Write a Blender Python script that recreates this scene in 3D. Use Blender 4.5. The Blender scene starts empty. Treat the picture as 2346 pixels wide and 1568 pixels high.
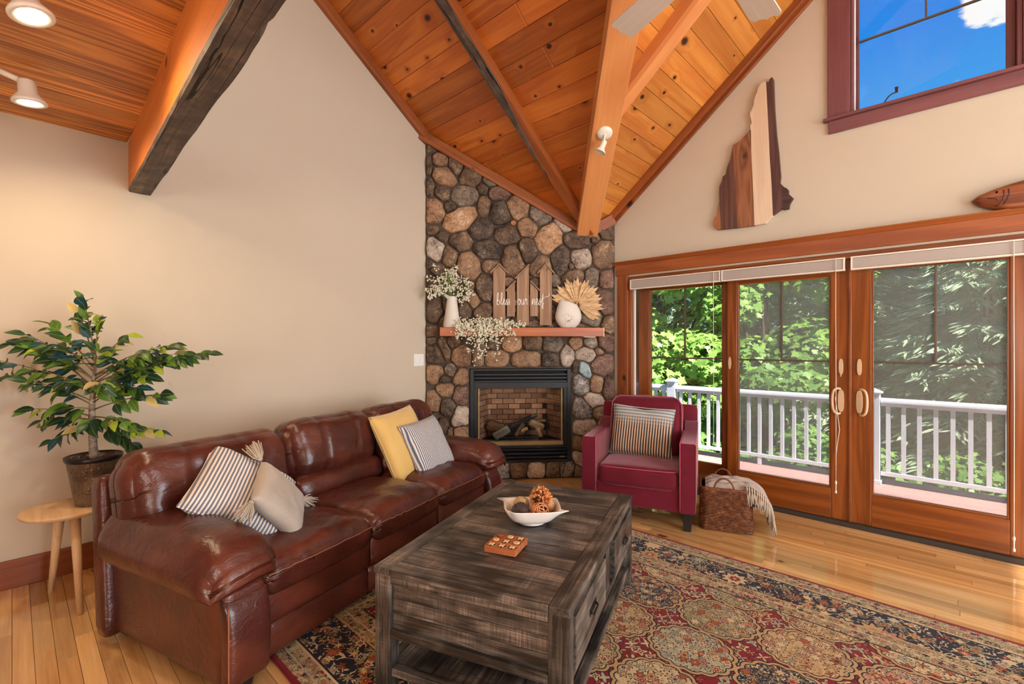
import bpy, bmesh, math, random
import numpy as np
from mathutils import Vector, Matrix, noise
random.seed(7)
SC = bpy.context.scene
COL = SC.collection
D2R = math.radians

# ------------------------------------------------------------------ camera, sky, sun, added fill lights, exposure
cam_d = bpy.data.cameras.new('camera'); cam = bpy.data.objects.new('camera', cam_d); COL.objects.link(cam)
cam.location = (0, 0, 1.35); cam.rotation_euler = (D2R(90), 0, D2R(43.35))
cam_d.sensor_width = 36; cam_d.lens = 1080 / 2346 * 36; cam_d.shift_y = 6 / 2346; cam_d.clip_start = .05; cam_d.clip_end = 400
SC.camera = cam
SC.view_settings.view_transform = 'Standard'; SC.view_settings.look = 'None'
SC.view_settings.gamma = 1; SC.view_settings.use_curve_mapping = False
SC.view_settings.exposure = 0.14
SC.cycles.max_bounces = 5; SC.cycles.diffuse_bounces = 3; SC.cycles.glossy_bounces = 3; SC.cycles.transmission_bounces = 4; SC.cycles.transparent_max_bounces = 12
SC.cycles.use_adaptive_sampling = True; SC.cycles.adaptive_threshold = .09; SC.cycles.adaptive_min_samples = 12
SC.cycles.sample_clamp_indirect = 6; SC.cycles.use_denoising = True

def S(r, g, b, a=1.0):
    f = lambda c: (c / 255 / 12.92) if c / 255 <= .04045 else ((c / 255 + .055) / 1.055) ** 2.4
    return (f(r), f(g), f(b), a)

class E:                                    # a node socket with arithmetic
    def __init__(s, nt, k): s.nt = nt; s.k = k
    def _m(s, op, *o):
        n = s.nt.nodes.new('ShaderNodeMath'); n.operation = op
        for i, v in enumerate((s,) + o):
            if isinstance(v, E): s.nt.links.new(v.k, n.inputs[i])
            else: n.inputs[i].default_value = v
        return E(s.nt, n.outputs[0])
    def __add__(s, o): return s._m('ADD', o)
    def __radd__(s, o): return s._m('ADD', o)
    def __sub__(s, o): return s._m('SUBTRACT', o)
    def __rsub__(s, o): return (s * -1) + o
    def __mul__(s, o): return s._m('MULTIPLY', o)
    def __rmul__(s, o): return s._m('MULTIPLY', o)
    def __truediv__(s, o): return s._m('DIVIDE', o)
    def min(s, o): return s._m('MINIMUM', o)
    def max(s, o): return s._m('MAXIMUM', o)
    def abs(s): return s._m('ABSOLUTE')
    def sin(s): return s._m('SINE')
    def cos(s): return s._m('COSINE')
    def floor(s): return s._m('FLOOR')
    def fract(s): return s._m('FRACT')
    def sqrt(s): return s._m('SQRT')
    def atan2(s, o): return s._m('ARCTAN2', o)
    def pow(s, o): return s._m('POWER', o)
    def gt(s, o): return s._m('GREATER_THAN', o)
    def lt(s, o): return s._m('LESS_THAN', o)
    def band(s, a, b): return s.gt(a) * s.lt(b)
    def step(s, a, b):
        n = s.nt.nodes.new('ShaderNodeMapRange'); n.interpolation_type = 'SMOOTHSTEP'
        s.nt.links.new(s.k, n.inputs[0]); n.inputs[1].default_value = a; n.inputs[2].default_value = b
        return E(s.nt, n.outputs[0])

class NT:
    def __init__(s, nt): s.nt = nt
    def node(s, t, ins=None, **pr):
        n = s.nt.nodes.new('ShaderNode' + t)
        for a, b in pr.items(): setattr(n, a, b)
        for a, b in (ins or {}).items():
            if isinstance(b, E): s.nt.links.new(b.k, n.inputs[a])
            else: n.inputs[a].default_value = b
        return n
    def e(s, t, out=0, ins=None, **pr): return E(s.nt, s.node(t, ins, **pr).outputs[out])
    def coord(s, kind='Object'): return s.e('TexCoord', kind)
    def rnd(s): return s.e('ObjectInfo', 'Random')
    def xyz(s, v):
        n = s.node('SeparateXYZ', {0: v}); return [E(s.nt, n.outputs[i]) for i in range(3)]
    def vec(s, x, y, z): return s.e('CombineXYZ', 0, {0: x, 1: y, 2: z})
    def scale(s, v, sc): return s.e('Mapping', 0, {'Vector': v, 'Scale': sc})
    def noise(s, v, scale, detail=2, rough=.5, dist=0, w=None, out=0):
        n = {'Vector': v, 'Scale': scale, 'Detail': detail, 'Roughness': rough, 'Distortion': dist}
        if w is not None: n['W'] = w
        return s.e('TexNoise', out, n, noise_dimensions='4D' if w is not None else '3D')
    def voro(s, v, scale, out='Distance', rand=1.0, w=None, feature='F1'):
        n = {'Vector': v, 'Scale': scale, 'Randomness': rand}
        if w is not None: n['W'] = w
        return s.e('TexVoronoi', out, n, voronoi_dimensions='4D' if w is not None else '3D', feature=feature)
    def voros(s, v, scale, outs, rand=1.0, w=None):
        n = s.node('TexVoronoi', {'Vector': v, 'Scale': scale, 'Randomness': rand}, voronoi_dimensions='2D' if w == 2 else '3D'); return [E(s.nt, n.outputs[o]) for o in outs]
    def shift(s, v, k):
        n = s.node('VectorMath', {0: v, 1: s.vec(k, k * .73, k * 1.31)}, operation='ADD'); return E(s.nt, n.outputs[0])
    def mix(s, f, a, b, blend='MIX'):
        n = s.nt.nodes.new('ShaderNodeMix'); n.data_type = 'RGBA'; n.blend_type = blend
        for i, v in ((0, f), (6, a), (7, b)):
            if isinstance(v, E): s.nt.links.new(v.k, n.inputs[i])
            else: n.inputs[i].default_value = v
        return E(s.nt, n.outputs[2])
    def ramp(s, f, stops, interp='LINEAR'):
        n = s.node('ValToRGB', {0: f}); cr = n.color_ramp; cr.interpolation = interp
        while len(cr.elements) < len(stops): cr.elements.new(.5)
        for el, (p, c) in zip(cr.elements, stops): el.position = p; el.color = c
        return E(s.nt, n.outputs[0])
    def bump(s, h, strength=.3, dist=.01):
        return s.e('Bump', 0, {'Strength': strength, 'Distance': dist, 'Height': h})
    def val(s, c, k):          # scale brightness of a colour
        return s.e('HueSaturation', 0, {'Color': c, 'Value': k})

MATS = {}
def mat(name, fn):
    if name in MATS: return MATS[name]
    m = bpy.data.materials.new(name); m.use_nodes = True
    nt = m.node_tree; nt.nodes.clear()
    h = NT(nt); out = nt.nodes.new('ShaderNodeOutputMaterial')
    sh = fn(h)
    nt.links.new(sh, out.inputs[0]); MATS[name] = m
    return m
def principled(h, color, rough=.5, normal=None, spec=.5, metal=0, coat=0, coat_rough=.1, sheen=0, sheen_tint=None, trans=0, sss=0, emit=None, emit_s=0, sheen_rough=.4):
    ins = {'Base Color': color, 'Roughness': rough, 'Specular IOR Level': spec, 'Metallic': metal, 'Coat Weight': coat, 'Coat Roughness': coat_rough,
           'Sheen Weight': sheen, 'Sheen Roughness': sheen_rough, 'Transmission Weight': trans}
    if normal is not None: ins['Normal'] = normal
    if sheen_tint: ins['Sheen Tint'] = sheen_tint
    if emit: ins['Emission Color'] = emit; ins['Emission Strength'] = emit_s
    return h.node('BsdfPrincipled', ins).outputs[0]
def plain(name, c, rough=.5, spec=.5, metal=0, var=.12, scale=30, bump=.08, coat=0, sheen=0):
    def fn(h):
        co = h.coord(); n = h.noise(co, scale, 3)
        col = h.val(h.mix(0.0, c, c), n * (2 * var) + (1 - var))
        return principled(h, col, rough, h.bump(n, bump, .004) if bump else None, spec, metal, coat, sheen=sheen)
    return mat(name, fn)

# the sky: clear deep blue, paler towards the horizon, scattered small cumulus
w = bpy.data.worlds.new('sky'); SC.world = w; w.use_nodes = True
wh = NT(w.node_tree); w.node_tree.nodes.clear()
wo = w.node_tree.nodes.new('ShaderNodeOutputWorld')
gx, gy, gz = wh.xyz(wh.coord('Generated'))
elev = gz.max(0.02)
grad = wh.ramp(elev, [(0, S(190, 225, 248)), (.2, S(90, 185, 246)), (.46, S(14, 138, 236)), (1, S(4, 100, 205))])
CLOUDS = (12.20, 21.22, 3.0)
cv = wh.vec(gx / (elev + .12), gy / (elev + .12), 0.0)
cn = wh.noise(wh.e('VectorMath', 0, {0: cv, 1: CLOUDS}, operation='ADD'), 4.6, 6, .55)
cloud = cn.step(.60, .66)
skyc = wh.mix(cloud, grad, S(250, 250, 252))
bg = wh.node('Background', {'Color': skyc, 'Strength': 1.0})
w.node_tree.links.new(bg.outputs[0], wo.inputs[0])

sd = bpy.data.lights.new('sun', 'SUN'); sd.energy = 14; sd.angle = D2R(1.5); sd.color = (1, .95, .86)
sun = bpy.data.objects.new('sun', sd); COL.objects.link(sun); sun.rotation_euler = Vector((-.65, .18, -.74)).to_track_quat('-Z', 'Y').to_euler()

def added_fill(name, loc, target, sx, sy, power, color=(1, 1, 1)):     # fill light added out of view, set in an invented wall opening
    l = bpy.data.lights.new(name, 'AREA'); l.shape = 'RECTANGLE'; l.size = sx; l.size_y = sy; l.energy = power; l.color = color
    o = bpy.data.objects.new(name, l); COL.objects.link(o); o.location = loc
    o.rotation_euler = (Vector(target) - Vector(loc)).to_track_quat('-Z', 'Y').to_euler()
    return o
added_fill('added_fill_rear_low', (2.4, -3.42, 1.45), (2.4, 0, 1.45), 2.8, 1.5, 150, (1, .9, .78))  # four added fills brighten the room; their windows are made up
added_fill('added_fill_rear_loft', (-.6, -3.42, 4.1), (-.6, 0, 4.0), 5.0, 1.6, 50, (1, .84, .64))
added_fill('added_fill_side_high', (3.92, 1.6, 3.75), (0, 1.9, 3.2), 3.6, 1.3, 70, (1, .97, .93))
added_fill('added_fill_side_low', (3.92, 2.1, 1.35), (0, 2.1, 1.35), 3.4, 2.0, 215, (.90, .95, 1))

# ------------------------------------------------------------------ mesh helpers
class MB:
    def __init__(s): s.v = []; s.f = []
    def add(s, vs, fs):
        o = len(s.v); s.v += [tuple(p) for p in vs]; s.f += [tuple(i + o for i in f) for f in fs]; return s
    def box(s, x0, x1, y0, y1, z0, z1):
        return s.add([(x0, y0, z0), (x1, y0, z0), (x1, y1, z0), (x0, y1, z0), (x0, y0, z1), (x1, y0, z1), (x1, y1, z1), (x0, y1, z1)],
                     [(0, 3, 2, 1), (4, 5, 6, 7), (0, 1, 5, 4), (1, 2, 6, 5), (2, 3, 7, 6), (3, 0, 4, 7)])
    def prism(s, pts, a, b, m=lambda x, y, d: (x, d, y)):      # 2-D outline extruded from d=a to d=b
        n = len(pts)
        vs = [m(x, y, a) for x, y in pts] + [m(x, y, b) for x, y in pts]
        fs = [tuple(range(n)), tuple(range(2 * n - 1, n - 1, -1))] + [(i, i + n, (i + 1) % n + n, (i + 1) % n) for i in range(n)]
        return s.add(vs, fs)
    def tube(s, pts, r, n=8, caps=True, flat=1.0):
        pts = [Vector(p) for p in pts]; k = len(pts)
        rr = r if isinstance(r, (list, tuple)) else [r] * k
        up = None; vs = []; fs = []
        for i, p in enumerate(pts):
            d = (pts[min(i + 1, k - 1)] - pts[max(i - 1, 0)]).normalized()
            if up is None:
                up = Vector((0, 0, 1)) if abs(d.z) < .9 else Vector((1, 0, 0))
            a = (up - d * up.dot(d)).normalized(); b = d.cross(a); up = a
            for j in range(n):
                t = 2 * math.pi * j / n
                vs.append(p + a * (math.cos(t) * rr[i]) + b * (math.sin(t) * rr[i] * flat))
        for i in range(k - 1):
            for j in range(n):
                fs.append((i * n + j, i * n + (j + 1) % n, (i + 1) * n + (j + 1) % n, (i + 1) * n + j))
        if caps: fs += [tuple(range(n - 1, -1, -1)), tuple(range((k - 1) * n, k * n))]
        return s.add(vs, fs)
    def lathe(s, prof, n=24, c=(0, 0, 0), ax='Z', caps=True):
        vs = []; fs = []; k = len(prof)
        for r, z in prof:
            for j in range(n):
                t = 2 * math.pi * j / n; x, y = r * math.cos(t), r * math.sin(t)
                p = (x, y, z) if ax == 'Z' else ((z, x, y) if ax == 'X' else (y, z, x))
                vs.append((p[0] + c[0], p[1] + c[1], p[2] + c[2]))
        for i in range(k - 1):
            for j in range(n): fs.append((i * n + j, i * n + (j + 1) % n, (i + 1) * n + (j + 1) % n, (i + 1) * n + j))
        if caps: fs += [tuple(range(n - 1, -1, -1)), tuple(range((k - 1) * n, k * n))]
        return s.add(vs, fs)
    def grid(s, fn, nu, nv, closed_u=False):
        vs = [fn(i / nu, j / nv) for j in range(nv + 1) for i in range(nu + (0 if closed_u else 1))]
        w_ = nu + (0 if closed_u else 1)
        fs = [(j * w_ + i, j * w_ + (i + 1) % w_, (j + 1) * w_ + (i + 1) % w_, (j + 1) * w_ + i) for j in range(nv) for i in range(nu)]
        return s.add(vs, fs)
    def mesh(s, name, smooth=False, fix=True):
        me = bpy.data.meshes.new(name); me.from_pydata(s.v, [], s.f); me.update()
        if fix:
            bm = bmesh.new(); bm.from_mesh(me); bmesh.ops.recalc_face_normals(bm, faces=bm.faces); bm.to_mesh(me); bm.free()
        if smooth: me.polygons.foreach_set('use_smooth', [True] * len(me.polygons))
        return me
    def build(s, name, m, parent=None, smooth=False, bevel=0, seg=2, subsurf=0, mw=None, loc=None, rot=None, auto=None, fix=True):
        return link(name, s.mesh(name, smooth, fix), m, parent, bevel, seg, subsurf, mw, loc, rot, auto)
def link(name, me, m=None, parent=None, bevel=0, seg=2, subsurf=0, mw=None, loc=None, rot=None, auto=None):
    o = bpy.data.objects.new(name, me); COL.objects.link(o)
    if m is not None and not me.materials: me.materials.append(m)
    if parent is not None: o.parent = parent
    if mw is not None: o.matrix_local = mw
    if loc is not None: o.location = loc
    if rot is not None: o.rotation_euler = rot
    if bevel:
        b = o.modifiers.new('bevel', 'BEVEL'); b.width = bevel; b.segments = seg; b.limit_method = 'ANGLE'; b.angle_limit = D2R(40)
        me.polygons.foreach_set('use_smooth', [True] * len(me.polygons))
        b.harden_normals = True
    if subsurf:
        q = o.modifiers.new('subsurf', 'SUBSURF'); q.levels = subsurf; q.render_levels = subsurf
    return o
def box(name, m, d, parent=None, bevel=.003, **k): return MB().box(*d).build(name, m, parent, bevel=bevel, **k)
def frame(o, x, z=(0, 0, 1)):
    x = Vector(x).normalized(); z = Vector(z); y = z.cross(x).normalized(); z = x.cross(y)
    return Matrix(((x.x, y.x, z.x, o[0]), (x.y, y.y, z.y, o[1]), (x.z, y.z, z.z, o[2]), (0, 0, 0, 1)))
def tag(o, label, cat, group=None):
    o['label'] = label; o['category'] = cat
    if group: o['group'] = group
    return o
def thing(name, label, cat, loc=(0, 0, 0), rz=0, group=None, mw=None):
    o = bpy.data.objects.new(name, None); COL.objects.link(o); o.empty_display_size = .1
    if mw is not None: o.matrix_world = mw
    else: o.location = loc; o.rotation_euler = (0, 0, rz)
    return tag(o, label, cat, group)
def struct(o): o['kind'] = 'structure'; return o
def stuff(o): o['kind'] = 'stuff'; return o
def puff(sx, sy, sz, r, n=14, fn=None):       # a rounded, subdivided cushion block, half sizes sx sy sz
    bm = bmesh.new(); bmesh.ops.create_cube(bm, size=2)
    bmesh.ops.subdivide_edges(bm, edges=bm.edges[:], cuts=n, use_grid_fill=True)
    sz3 = (sx, sy, sz)
    for v in bm.verts:
        c = [math.sin(max(-1, min(1, a)) * math.pi / 2) * .45 + a * .55 for a in v.co]
        p = [c[i] * sz3[i] for i in range(3)]
        q = [max(-(sz3[i] - min(r, sz3[i])), min(sz3[i] - min(r, sz3[i]), p[i])) for i in range(3)]
        d = Vector([p[i] - q[i] for i in range(3)])
        if d.length > 1e-6: d = d.normalized() * r
        d = Vector([max(-min(r, sz3[i]), min(min(r, sz3[i]), d[i])) for i in range(3)])
        v.co = Vector(q) + d
        if fn: v.co = fn(v.co.copy(), c)
    me = bpy.data.meshes.new('puff'); bm.normal_update(); bm.to_mesh(me); bm.free()
    me.polygons.foreach_set('use_smooth', [True] * len(me.polygons))
    return me
# ------------------------------------------------------------------ materials
def wood(name, light, dark, axis='X', scale=1.0, bands=26, knots=0, rough=.42, bump=.12, var=.22, contrast=1.0, spec=.45, stretch=.07, knot_col=S(60, 28, 12), knot_r=.13, coat=0, flat=None):
    key = name + '_' + axis + (flat or '')
    def fn(h):
        rn = h.rnd(); co = h.shift(h.coord(), rn * 41.0)
        st = {'X': (stretch, 1, 1), 'Y': (1, stretch, 1), 'Z': (1, 1, stretch)}[axis]
        kst = [1, 1, 1]; kst['XYZ'.index(axis)] = .75
        kv = h.scale(co, tuple(kst))
        if flat:
            q = h.xyz(kv); q.pop('XYZ'.index(flat)); kv = h.vec(q[0], q[1], 0.0)
        v = h.scale(co, st)
        if knots:
            kd, kc = h.voros(kv, knots, ('Distance', 'Color'), 1.0, 2 if flat else None)
            kcx = h.xyz(kc); pick = kcx[0].gt(.42); kd = kd * (kcx[1] * 1.3 + .55)
            kf = (kd.step(knot_r, knot_r * .35)) * pick
            swirl = (kd.step(knot_r * 3.2, 0.0)) * pick
        n1 = h.noise(v, 6 * scale, 2, .55, .5)
        ph = n1 * bands
        if knots: ph = ph + swirl * 4.5
        rings = ph.sin() * .5 + .5
        fib = h.noise(h.scale(co, tuple(q * .5 if q < 1 else 1 for q in st)), 110 * scale, 1, .6)
        big = h.noise(v, 2.0 * scale, 1)
        f = rings * (.42 * contrast) + fib * .38 + big * .5 - (.12 + .05 * contrast)
        col = h.ramp(f, [(.12, dark), (.82, light)])
        col = h.val(col, rn * var + (1 - var / 2))
        if knots:
            col = h.mix(swirl * .35, col, dark)
            col = h.mix(kf, col, knot_col)
        return principled(h, col, rough, h.bump(fib, bump, .003), spec, coat=coat, coat_rough=.06)
    return mat(key, fn)
PINE = lambda ax: wood('knotty_pine', S(218, 132, 54), S(168, 82, 26), ax, .8, 22, 4.6, .38, .06, .5, .7, knot_col=S(48, 20, 12), knot_r=.105, flat='Z')
PINEB = lambda ax: wood('golden_pine', S(226, 154, 72), S(184, 102, 40), ax, .8, 22, 4.6, .34, .06, .42, .7, knot_col=S(56, 24, 14), knot_r=.105, flat='Z')
LOFT = lambda ax: wood('yellow_pine', S(246, 170, 80), S(152, 78, 26), ax, 1.0, 58, 0, .45, .15, .5, 1.15, stretch=.05)
VBEAM = lambda ax: wood('pale_beam', S(238, 168, 106), S(206, 128, 70), ax, .7, 16, 2.2, .5, .06, .1, .5, knot_col=S(110, 52, 26), knot_r=.16)
OBEAM = lambda ax: wood('orange_beam', S(236, 148, 66), S(200, 104, 38), ax, .6, 18, 3.0, .5, .08, .1, .7, knot_col=S(90, 40, 14), knot_r=.1)
TRIM = lambda ax: wood('red_pine_trim', S(168, 92, 44), S(118, 56, 24), ax, .9, 24, 3.4, .34, .06, .12, .7, knot_col=S(40, 20, 14), knot_r=.09, flat='X' if ax == 'Y' else 'Y')
RTRIM = lambda ax: wood('rake_trim', S(172, 98, 50), S(120, 60, 27), ax, .9, 24, 2.6, .4, .06, .1, .7, knot_col=S(48, 22, 14), knot_r=.12)
DOORW = lambda ax: wood('varnished_fir', S(154, 84, 32), S(106, 52, 16), ax, 1.0, 34, 0, .26, .05, .1, .9, coat=.3)
WINW = lambda ax: wood('backlight_mauve_casing', S(138, 84, 84), S(104, 58, 62), ax, .9, 22, 2.2, .45, .05, .08, .6, knot_col=S(50, 26, 26))  # mauve cast of the backlight is put into the wood colour
FLOORW = lambda ax: wood('maple_floor', S(236, 192, 130), S(186, 134, 76), ax, .9, 18, 1.6, .13, .02, .5, .7, spec=.5, knot_col=S(120, 70, 34), knot_r=.05, coat=.8, flat='Z')
OAKT = lambda ax: wood('pale_oak', S(232, 200, 156), S(198, 156, 110), ax, 1.4, 20, 0, .5, .05, .08, .8)
MANTEL = lambda ax: wood('cherry_mantel', S(206, 118, 60), S(160, 80, 34), ax, 1.2, 26, 0, .38, .05, .05, .9)
SIGNW = lambda ax: wood('grey_wash_board', S(184, 146, 114), S(134, 98, 72), ax, 2.2, 22, 0, .7, .08, .15, .8)
WEATH = lambda ax: mat('weathered_wood_' + ax, lambda h: weathered(h, ax))
def weathered(h, ax):
    rn = h.rnd(); co = h.shift(h.coord(), rn * 31.0)
    i = 'XYZ'.index(ax)
    lo = [1, 1, 1]; lo[i] = .05
    cr = [.12, .12, .12]; cr[i] = 1.6
    n1 = h.noise(h.scale(co, lo), 62, 3, .7, .8)
    saw = h.noise(h.scale(co, cr), 105, 2, .6, .3)
    blotch = h.noise(co, 5.0, 2, .6, .3)
    f = n1 * .75 + saw * (blotch.step(.3, .72) * .45) + blotch * .25 - .28
    col = h.ramp(f, [(.2, S(40, 36, 33)), (.40, S(92, 84, 77)), (.60, S(152, 142, 131)), (.85, S(204, 194, 182))])
    warm = h.mix(blotch.step(.5, .7) * .35, col, h.mix(1.0, col, S(190, 140, 100), 'MULTIPLY'))
    return principled(h, h.val(warm, rn * .3 + .85), .36, h.bump(n1, .4, .003), .5)
def fn_plaster(h):
    co = h.coord(); n = h.noise(co, 1.2, 3); f = h.noise(co, 160, 2)
    col = h.mix(n, S(196, 181, 160), S(204, 191, 172))
    return principled(h, col, .85, h.bump(f, .05, .002), .2)
PLASTER = mat('warm_plaster', fn_plaster)
def fn_darkbeam(h):
    co = h.coord(); a = h.noise(h.scale(co, (.06, 1, 1)), 26, 4, .65, .5); b = h.noise(co, 9, 4, .6)
    cracks = h.noise(h.scale(co, (.03, 1, 1)), 16, 2, .5, .2)
    ck = (cracks - .5).abs().lt(.006)
    col = h.ramp(a * .5 + b * .6, [(.3, S(48, 40, 37)), (.56, S(94, 81, 74)), (.72, S(132, 112, 96)), (.88, S(176, 138, 94))])
    col = h.mix(ck, col, S(14, 10, 9))
    holes = h.voro(co, 7, 'Distance').lt(.055)
    col = h.mix(holes, col, S(8, 6, 6))
    return principled(h, col, .62, h.bump(a * .7 + b - ck * .6 - holes, .5, .006), .35)
DARKBEAM = mat('charred_hewn_face', fn_darkbeam)
def fn_leather(h):
    co = h.coord(); n = h.noise(co, 3.2, 3, .6, .4); cr = h.noise(h.scale(co, (1.3, .8, 1.6)), 14, 3, .6, 1.2)
    col = h.ramp(n, [(.25, S(50, 22, 17)), (.5, S(78, 34, 25)), (.75, S(106, 52, 36))])
    return principled(h, col, n * .14 + .24, h.bump(cr, .24, .02), .55, coat=.1, coat_rough=.25)
LEATHER = mat('brown_leather', fn_leather)
STITCH = plain('tan_stitch', S(150, 92, 62), .6)
BLACKFOOT = plain('black_foot', S(24, 20, 20), .4)
def fabric(name, c1, c2, scale=240, sheen=.3, bump=.3):
    def fn(h):
        co = h.coord(); n = h.noise(co, scale, 2); b = h.noise(co, 5, 3)
        return principled(h, h.mix(n * .7 + b * .5 - .1, c1, c2), .9, h.bump(n, bump, .002), .15, sheen=sheen)
    return mat(name, fn)
def fn_velvet(h):
    co = h.coord(); b = h.noise(co, 6, 3, .6, .6); n = h.noise(co, 300, 1)
    return principled(h, h.mix(b, S(88, 13, 29), S(114, 25, 43)), .75, h.bump(n, .12, .002), .2, sheen=.9, sheen_tint=(1, .55, .62, 1), sheen_rough=.35)
VELVET = mat('burgundy_velvet', fn_velvet)
PIPING = plain('rose_piping', S(178, 74, 92), .8)
GREYF = fabric('grey_linen', S(196, 184, 170), S(160, 148, 136))
TASSEL = fabric('cream_tassel', S(214, 200, 182), S(160, 140, 120))
YELLOWF = fabric('mustard_velvet', S(226, 192, 124), S(204, 164, 92), 200, .6)
def stripes(name, c1, c2, freq, duty=.5, plaid=None, axis=0):
    def fn(h):
        co = h.coord(); x = h.xyz(co); n = h.noise(co, 8, 2)
        f = ((x[axis] + n * .006) * freq).fract()
        s = ((f - .5).abs()).step(duty * .5 - .06, duty * .5 + .06)
        col = h.mix(s, c1, c2)
        if plaid:
            m = h.noise(co, 5, 2).step(.46, .6)
            col = h.mix(m * .0 + plaid[1], col, h.mix(s, c1, plaid[0]))
            up = x[1].step(.02, .16)
            q = ((x[1] * (freq * .8)).fract() - .5).abs().step(.2, .3)
            col = h.mix(up * .75, col, h.mix(q * .6 + s * .3, S(206, 214, 216), S(74, 84, 92)))
        t = h.noise(co, 300, 1)
        return principled(h, col, .9, h.bump(t, .2, .002), .12, sheen=.2)
    return mat(name, fn)
TICK = stripes('ticking_stripe', S(112, 114, 126), S(226, 216, 204), 62, .5)
TICK2 = stripes('ticking_stripe_blue', S(98, 102, 118), S(216, 210, 204), 72, .5)
PLAID = stripes('tan_black_stripe', S(40, 40, 46), S(196, 150, 108), 48, .46, (S(214, 208, 200), .25))
WHITEP = plain('white_paint', S(236, 234, 230), .35, var=.03)
WHITEC = plain('white_ceramic', S(236, 226, 218), .18, var=.02, bump=0, coat=.3)
BLACKM = plain('black_metal', S(24, 25, 29), .42, metal=.3, var=.08, bump=.02)
CREAMH = plain('almond_hardware', S(206, 174, 138), .35, var=.03, bump=0)
BLINDF = plain('grey_blind', S(172, 160, 152), .8, var=.05, scale=200)
BLINDW = plain('white_blind_rail', S(232, 220, 206), .5, var=.03)
MUNT = plain('bronze_muntin', S(88, 72, 60), .4)
RAILW = plain('white_vinyl_rail', S(222, 226, 238), .45, var=.02, bump=0)
DECKM = plain('mauve_deck_board', S(196, 148, 142), .55, var=.1, scale=12)
MORTAR = plain('grey_brown_mortar', S(82, 68, 57), .95, var=.3, scale=60, bump=.6)
DARKG = plain('dark_sill', S(52, 44, 38), .6)
def fn_glass(h):
    fr = h.e('Fresnel', 0, {'IOR': 1.45}); t = h.node('BsdfTransparent', {'Color': (.97, .98, .97, 1)}); g = h.node('BsdfGlossy', {'Roughness': .0})
    m = h.nt.nodes.new('ShaderNodeMixShader'); h.nt.links.new(fr.k, m.inputs[0]); h.nt.links.new(t.outputs[0], m.inputs[1]); h.nt.links.new(g.outputs[0], m.inputs[2])
    return m.outputs[0]
GLASS = mat('clear_glass', fn_glass)
def fn_screen(h):
    t = h.node('BsdfTransparent'); d = h.node('BsdfDiffuse', {'Color': S(222, 228, 232)})
    m = h.nt.nodes.new('ShaderNodeMixShader'); m.inputs[0].default_value = .26; h.nt.links.new(t.outputs[0], m.inputs[1]); h.nt.links.new(d.outputs[0], m.inputs[2])
    return m.outputs[0]
SCREEN = mat('insect_screen', fn_screen)
STONE_C = {'d': ((106, 84, 66), (60, 45, 35), (178, 148, 120)), 'b': ((126, 98, 74), (74, 54, 40), (190, 158, 126)), 't': ((166, 128, 96), (112, 80, 58), (214, 184, 154)),
           'T': ((192, 148, 110), (140, 98, 68), (232, 206, 180)), 'g': ((134, 117, 100), (80, 66, 56), (198, 178, 156)), 'p': ((190, 170, 152), (120, 98, 84), (226, 216, 204)),
           'r': ((130, 98, 82), (78, 56, 46), (186, 154, 134)), 'k': ((104, 86, 72), (44, 35, 30), (188, 164, 142)), 'K': ((150, 138, 128), (44, 36, 32), (232, 226, 218)),
           'o': ((206, 142, 84), (178, 112, 60), (224, 170, 110)), 'w': ((176, 194, 196), (116, 122, 120), (214, 224, 224))}
def stone_mat(k):
    a, d, l = [S(*c) for c in STONE_C[k]]
    def fn(h):
        rn = h.rnd(); co = h.shift(h.coord(), rn * 23.0)
        n = h.noise(co, 22, 4, .78, .6); sp = h.noise(co, 110, 2, .7); big = h.noise(co, 6, 1, .5, .4)
        f = n * .6 + sp * .45 + big * .35 - .2
        col = h.ramp(f, [(.40, d), (.485, a), (.56, a), (.65, l)])
        col = h.val(col, rn * .3 + .8)
        return principled(h, col, .62, h.bump(n, .9, .02), .4)
    return mat('field_stone_' + {'d': 'dark', 'b': 'brown', 't': 'tan', 'T': 'golden', 'g': 'grey', 'p': 'pale', 'r': 'reddish', 'k': 'charcoal', 'K': 'speckled', 'o': 'orange', 'w': 'bluish'}[k], fn)
# ------------------------------------------------------------------ room shell
XL, YR, XE, YS, ZT = -3.82, 4.24, 4.0, -3.5, 5.0
KA, KB = .7376, .8167
zA = lambda y: 3.403 - KA * (y - 2.855)
zB = lambda x: 2.648 + KB * (x + 2.622)
creaseX = lambda y: (.72 - KA * y) / KB
creaseY = lambda x: (.72 - KB * x) / KA

def wall_holes(name, m, u0, u1, v0, v1, n0, n1, holes, mp):
    us = sorted({u0, u1} | {h[0] for h in holes} | {h[1] for h in holes}); vs = sorted({v0, v1} | {h[2] for h in holes} | {h[3] for h in holes})
    inh = lambda a, b: any(h[0] < a < h[1] and h[2] < b < h[3] for h in holes)
    bm = bmesh.new(); cells = set()
    for i in range(len(us) - 1):
        for j in range(len(vs) - 1):
            if not inh((us[i] + us[i + 1]) / 2, (vs[j] + vs[j + 1]) / 2): cells.add((i, j))
    def q(a, b, c, d): bm.faces.new([bm.verts.new(mp(*p)) for p in (a, b, c, d)])
    for (i, j) in cells:
        a, b, c, d = us[i], us[i + 1], vs[j], vs[j + 1]
        for n in (n0, n1): q((a, c, n), (b, c, n), (b, d, n), (a, d, n))
        for (di, dj), (p, r) in {(-1, 0): ((a, c), (a, d)), (1, 0): ((b, c), (b, d)), (0, -1): ((a, c), (b, c)), (0, 1): ((a, d), (b, d))}.items():
            if (i + di, j + dj) not in cells: q((p[0], p[1], n0), (r[0], r[1], n0), (r[0], r[1], n1), (p[0], p[1], n1))
    bmesh.ops.remove_doubles(bm, verts=bm.verts, dist=1e-4); bmesh.ops.recalc_face_normals(bm, faces=bm.faces)
    me = bpy.data.meshes.new(name); bm.to_mesh(me); bm.free()
    return struct(link(name, me, m))
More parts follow.
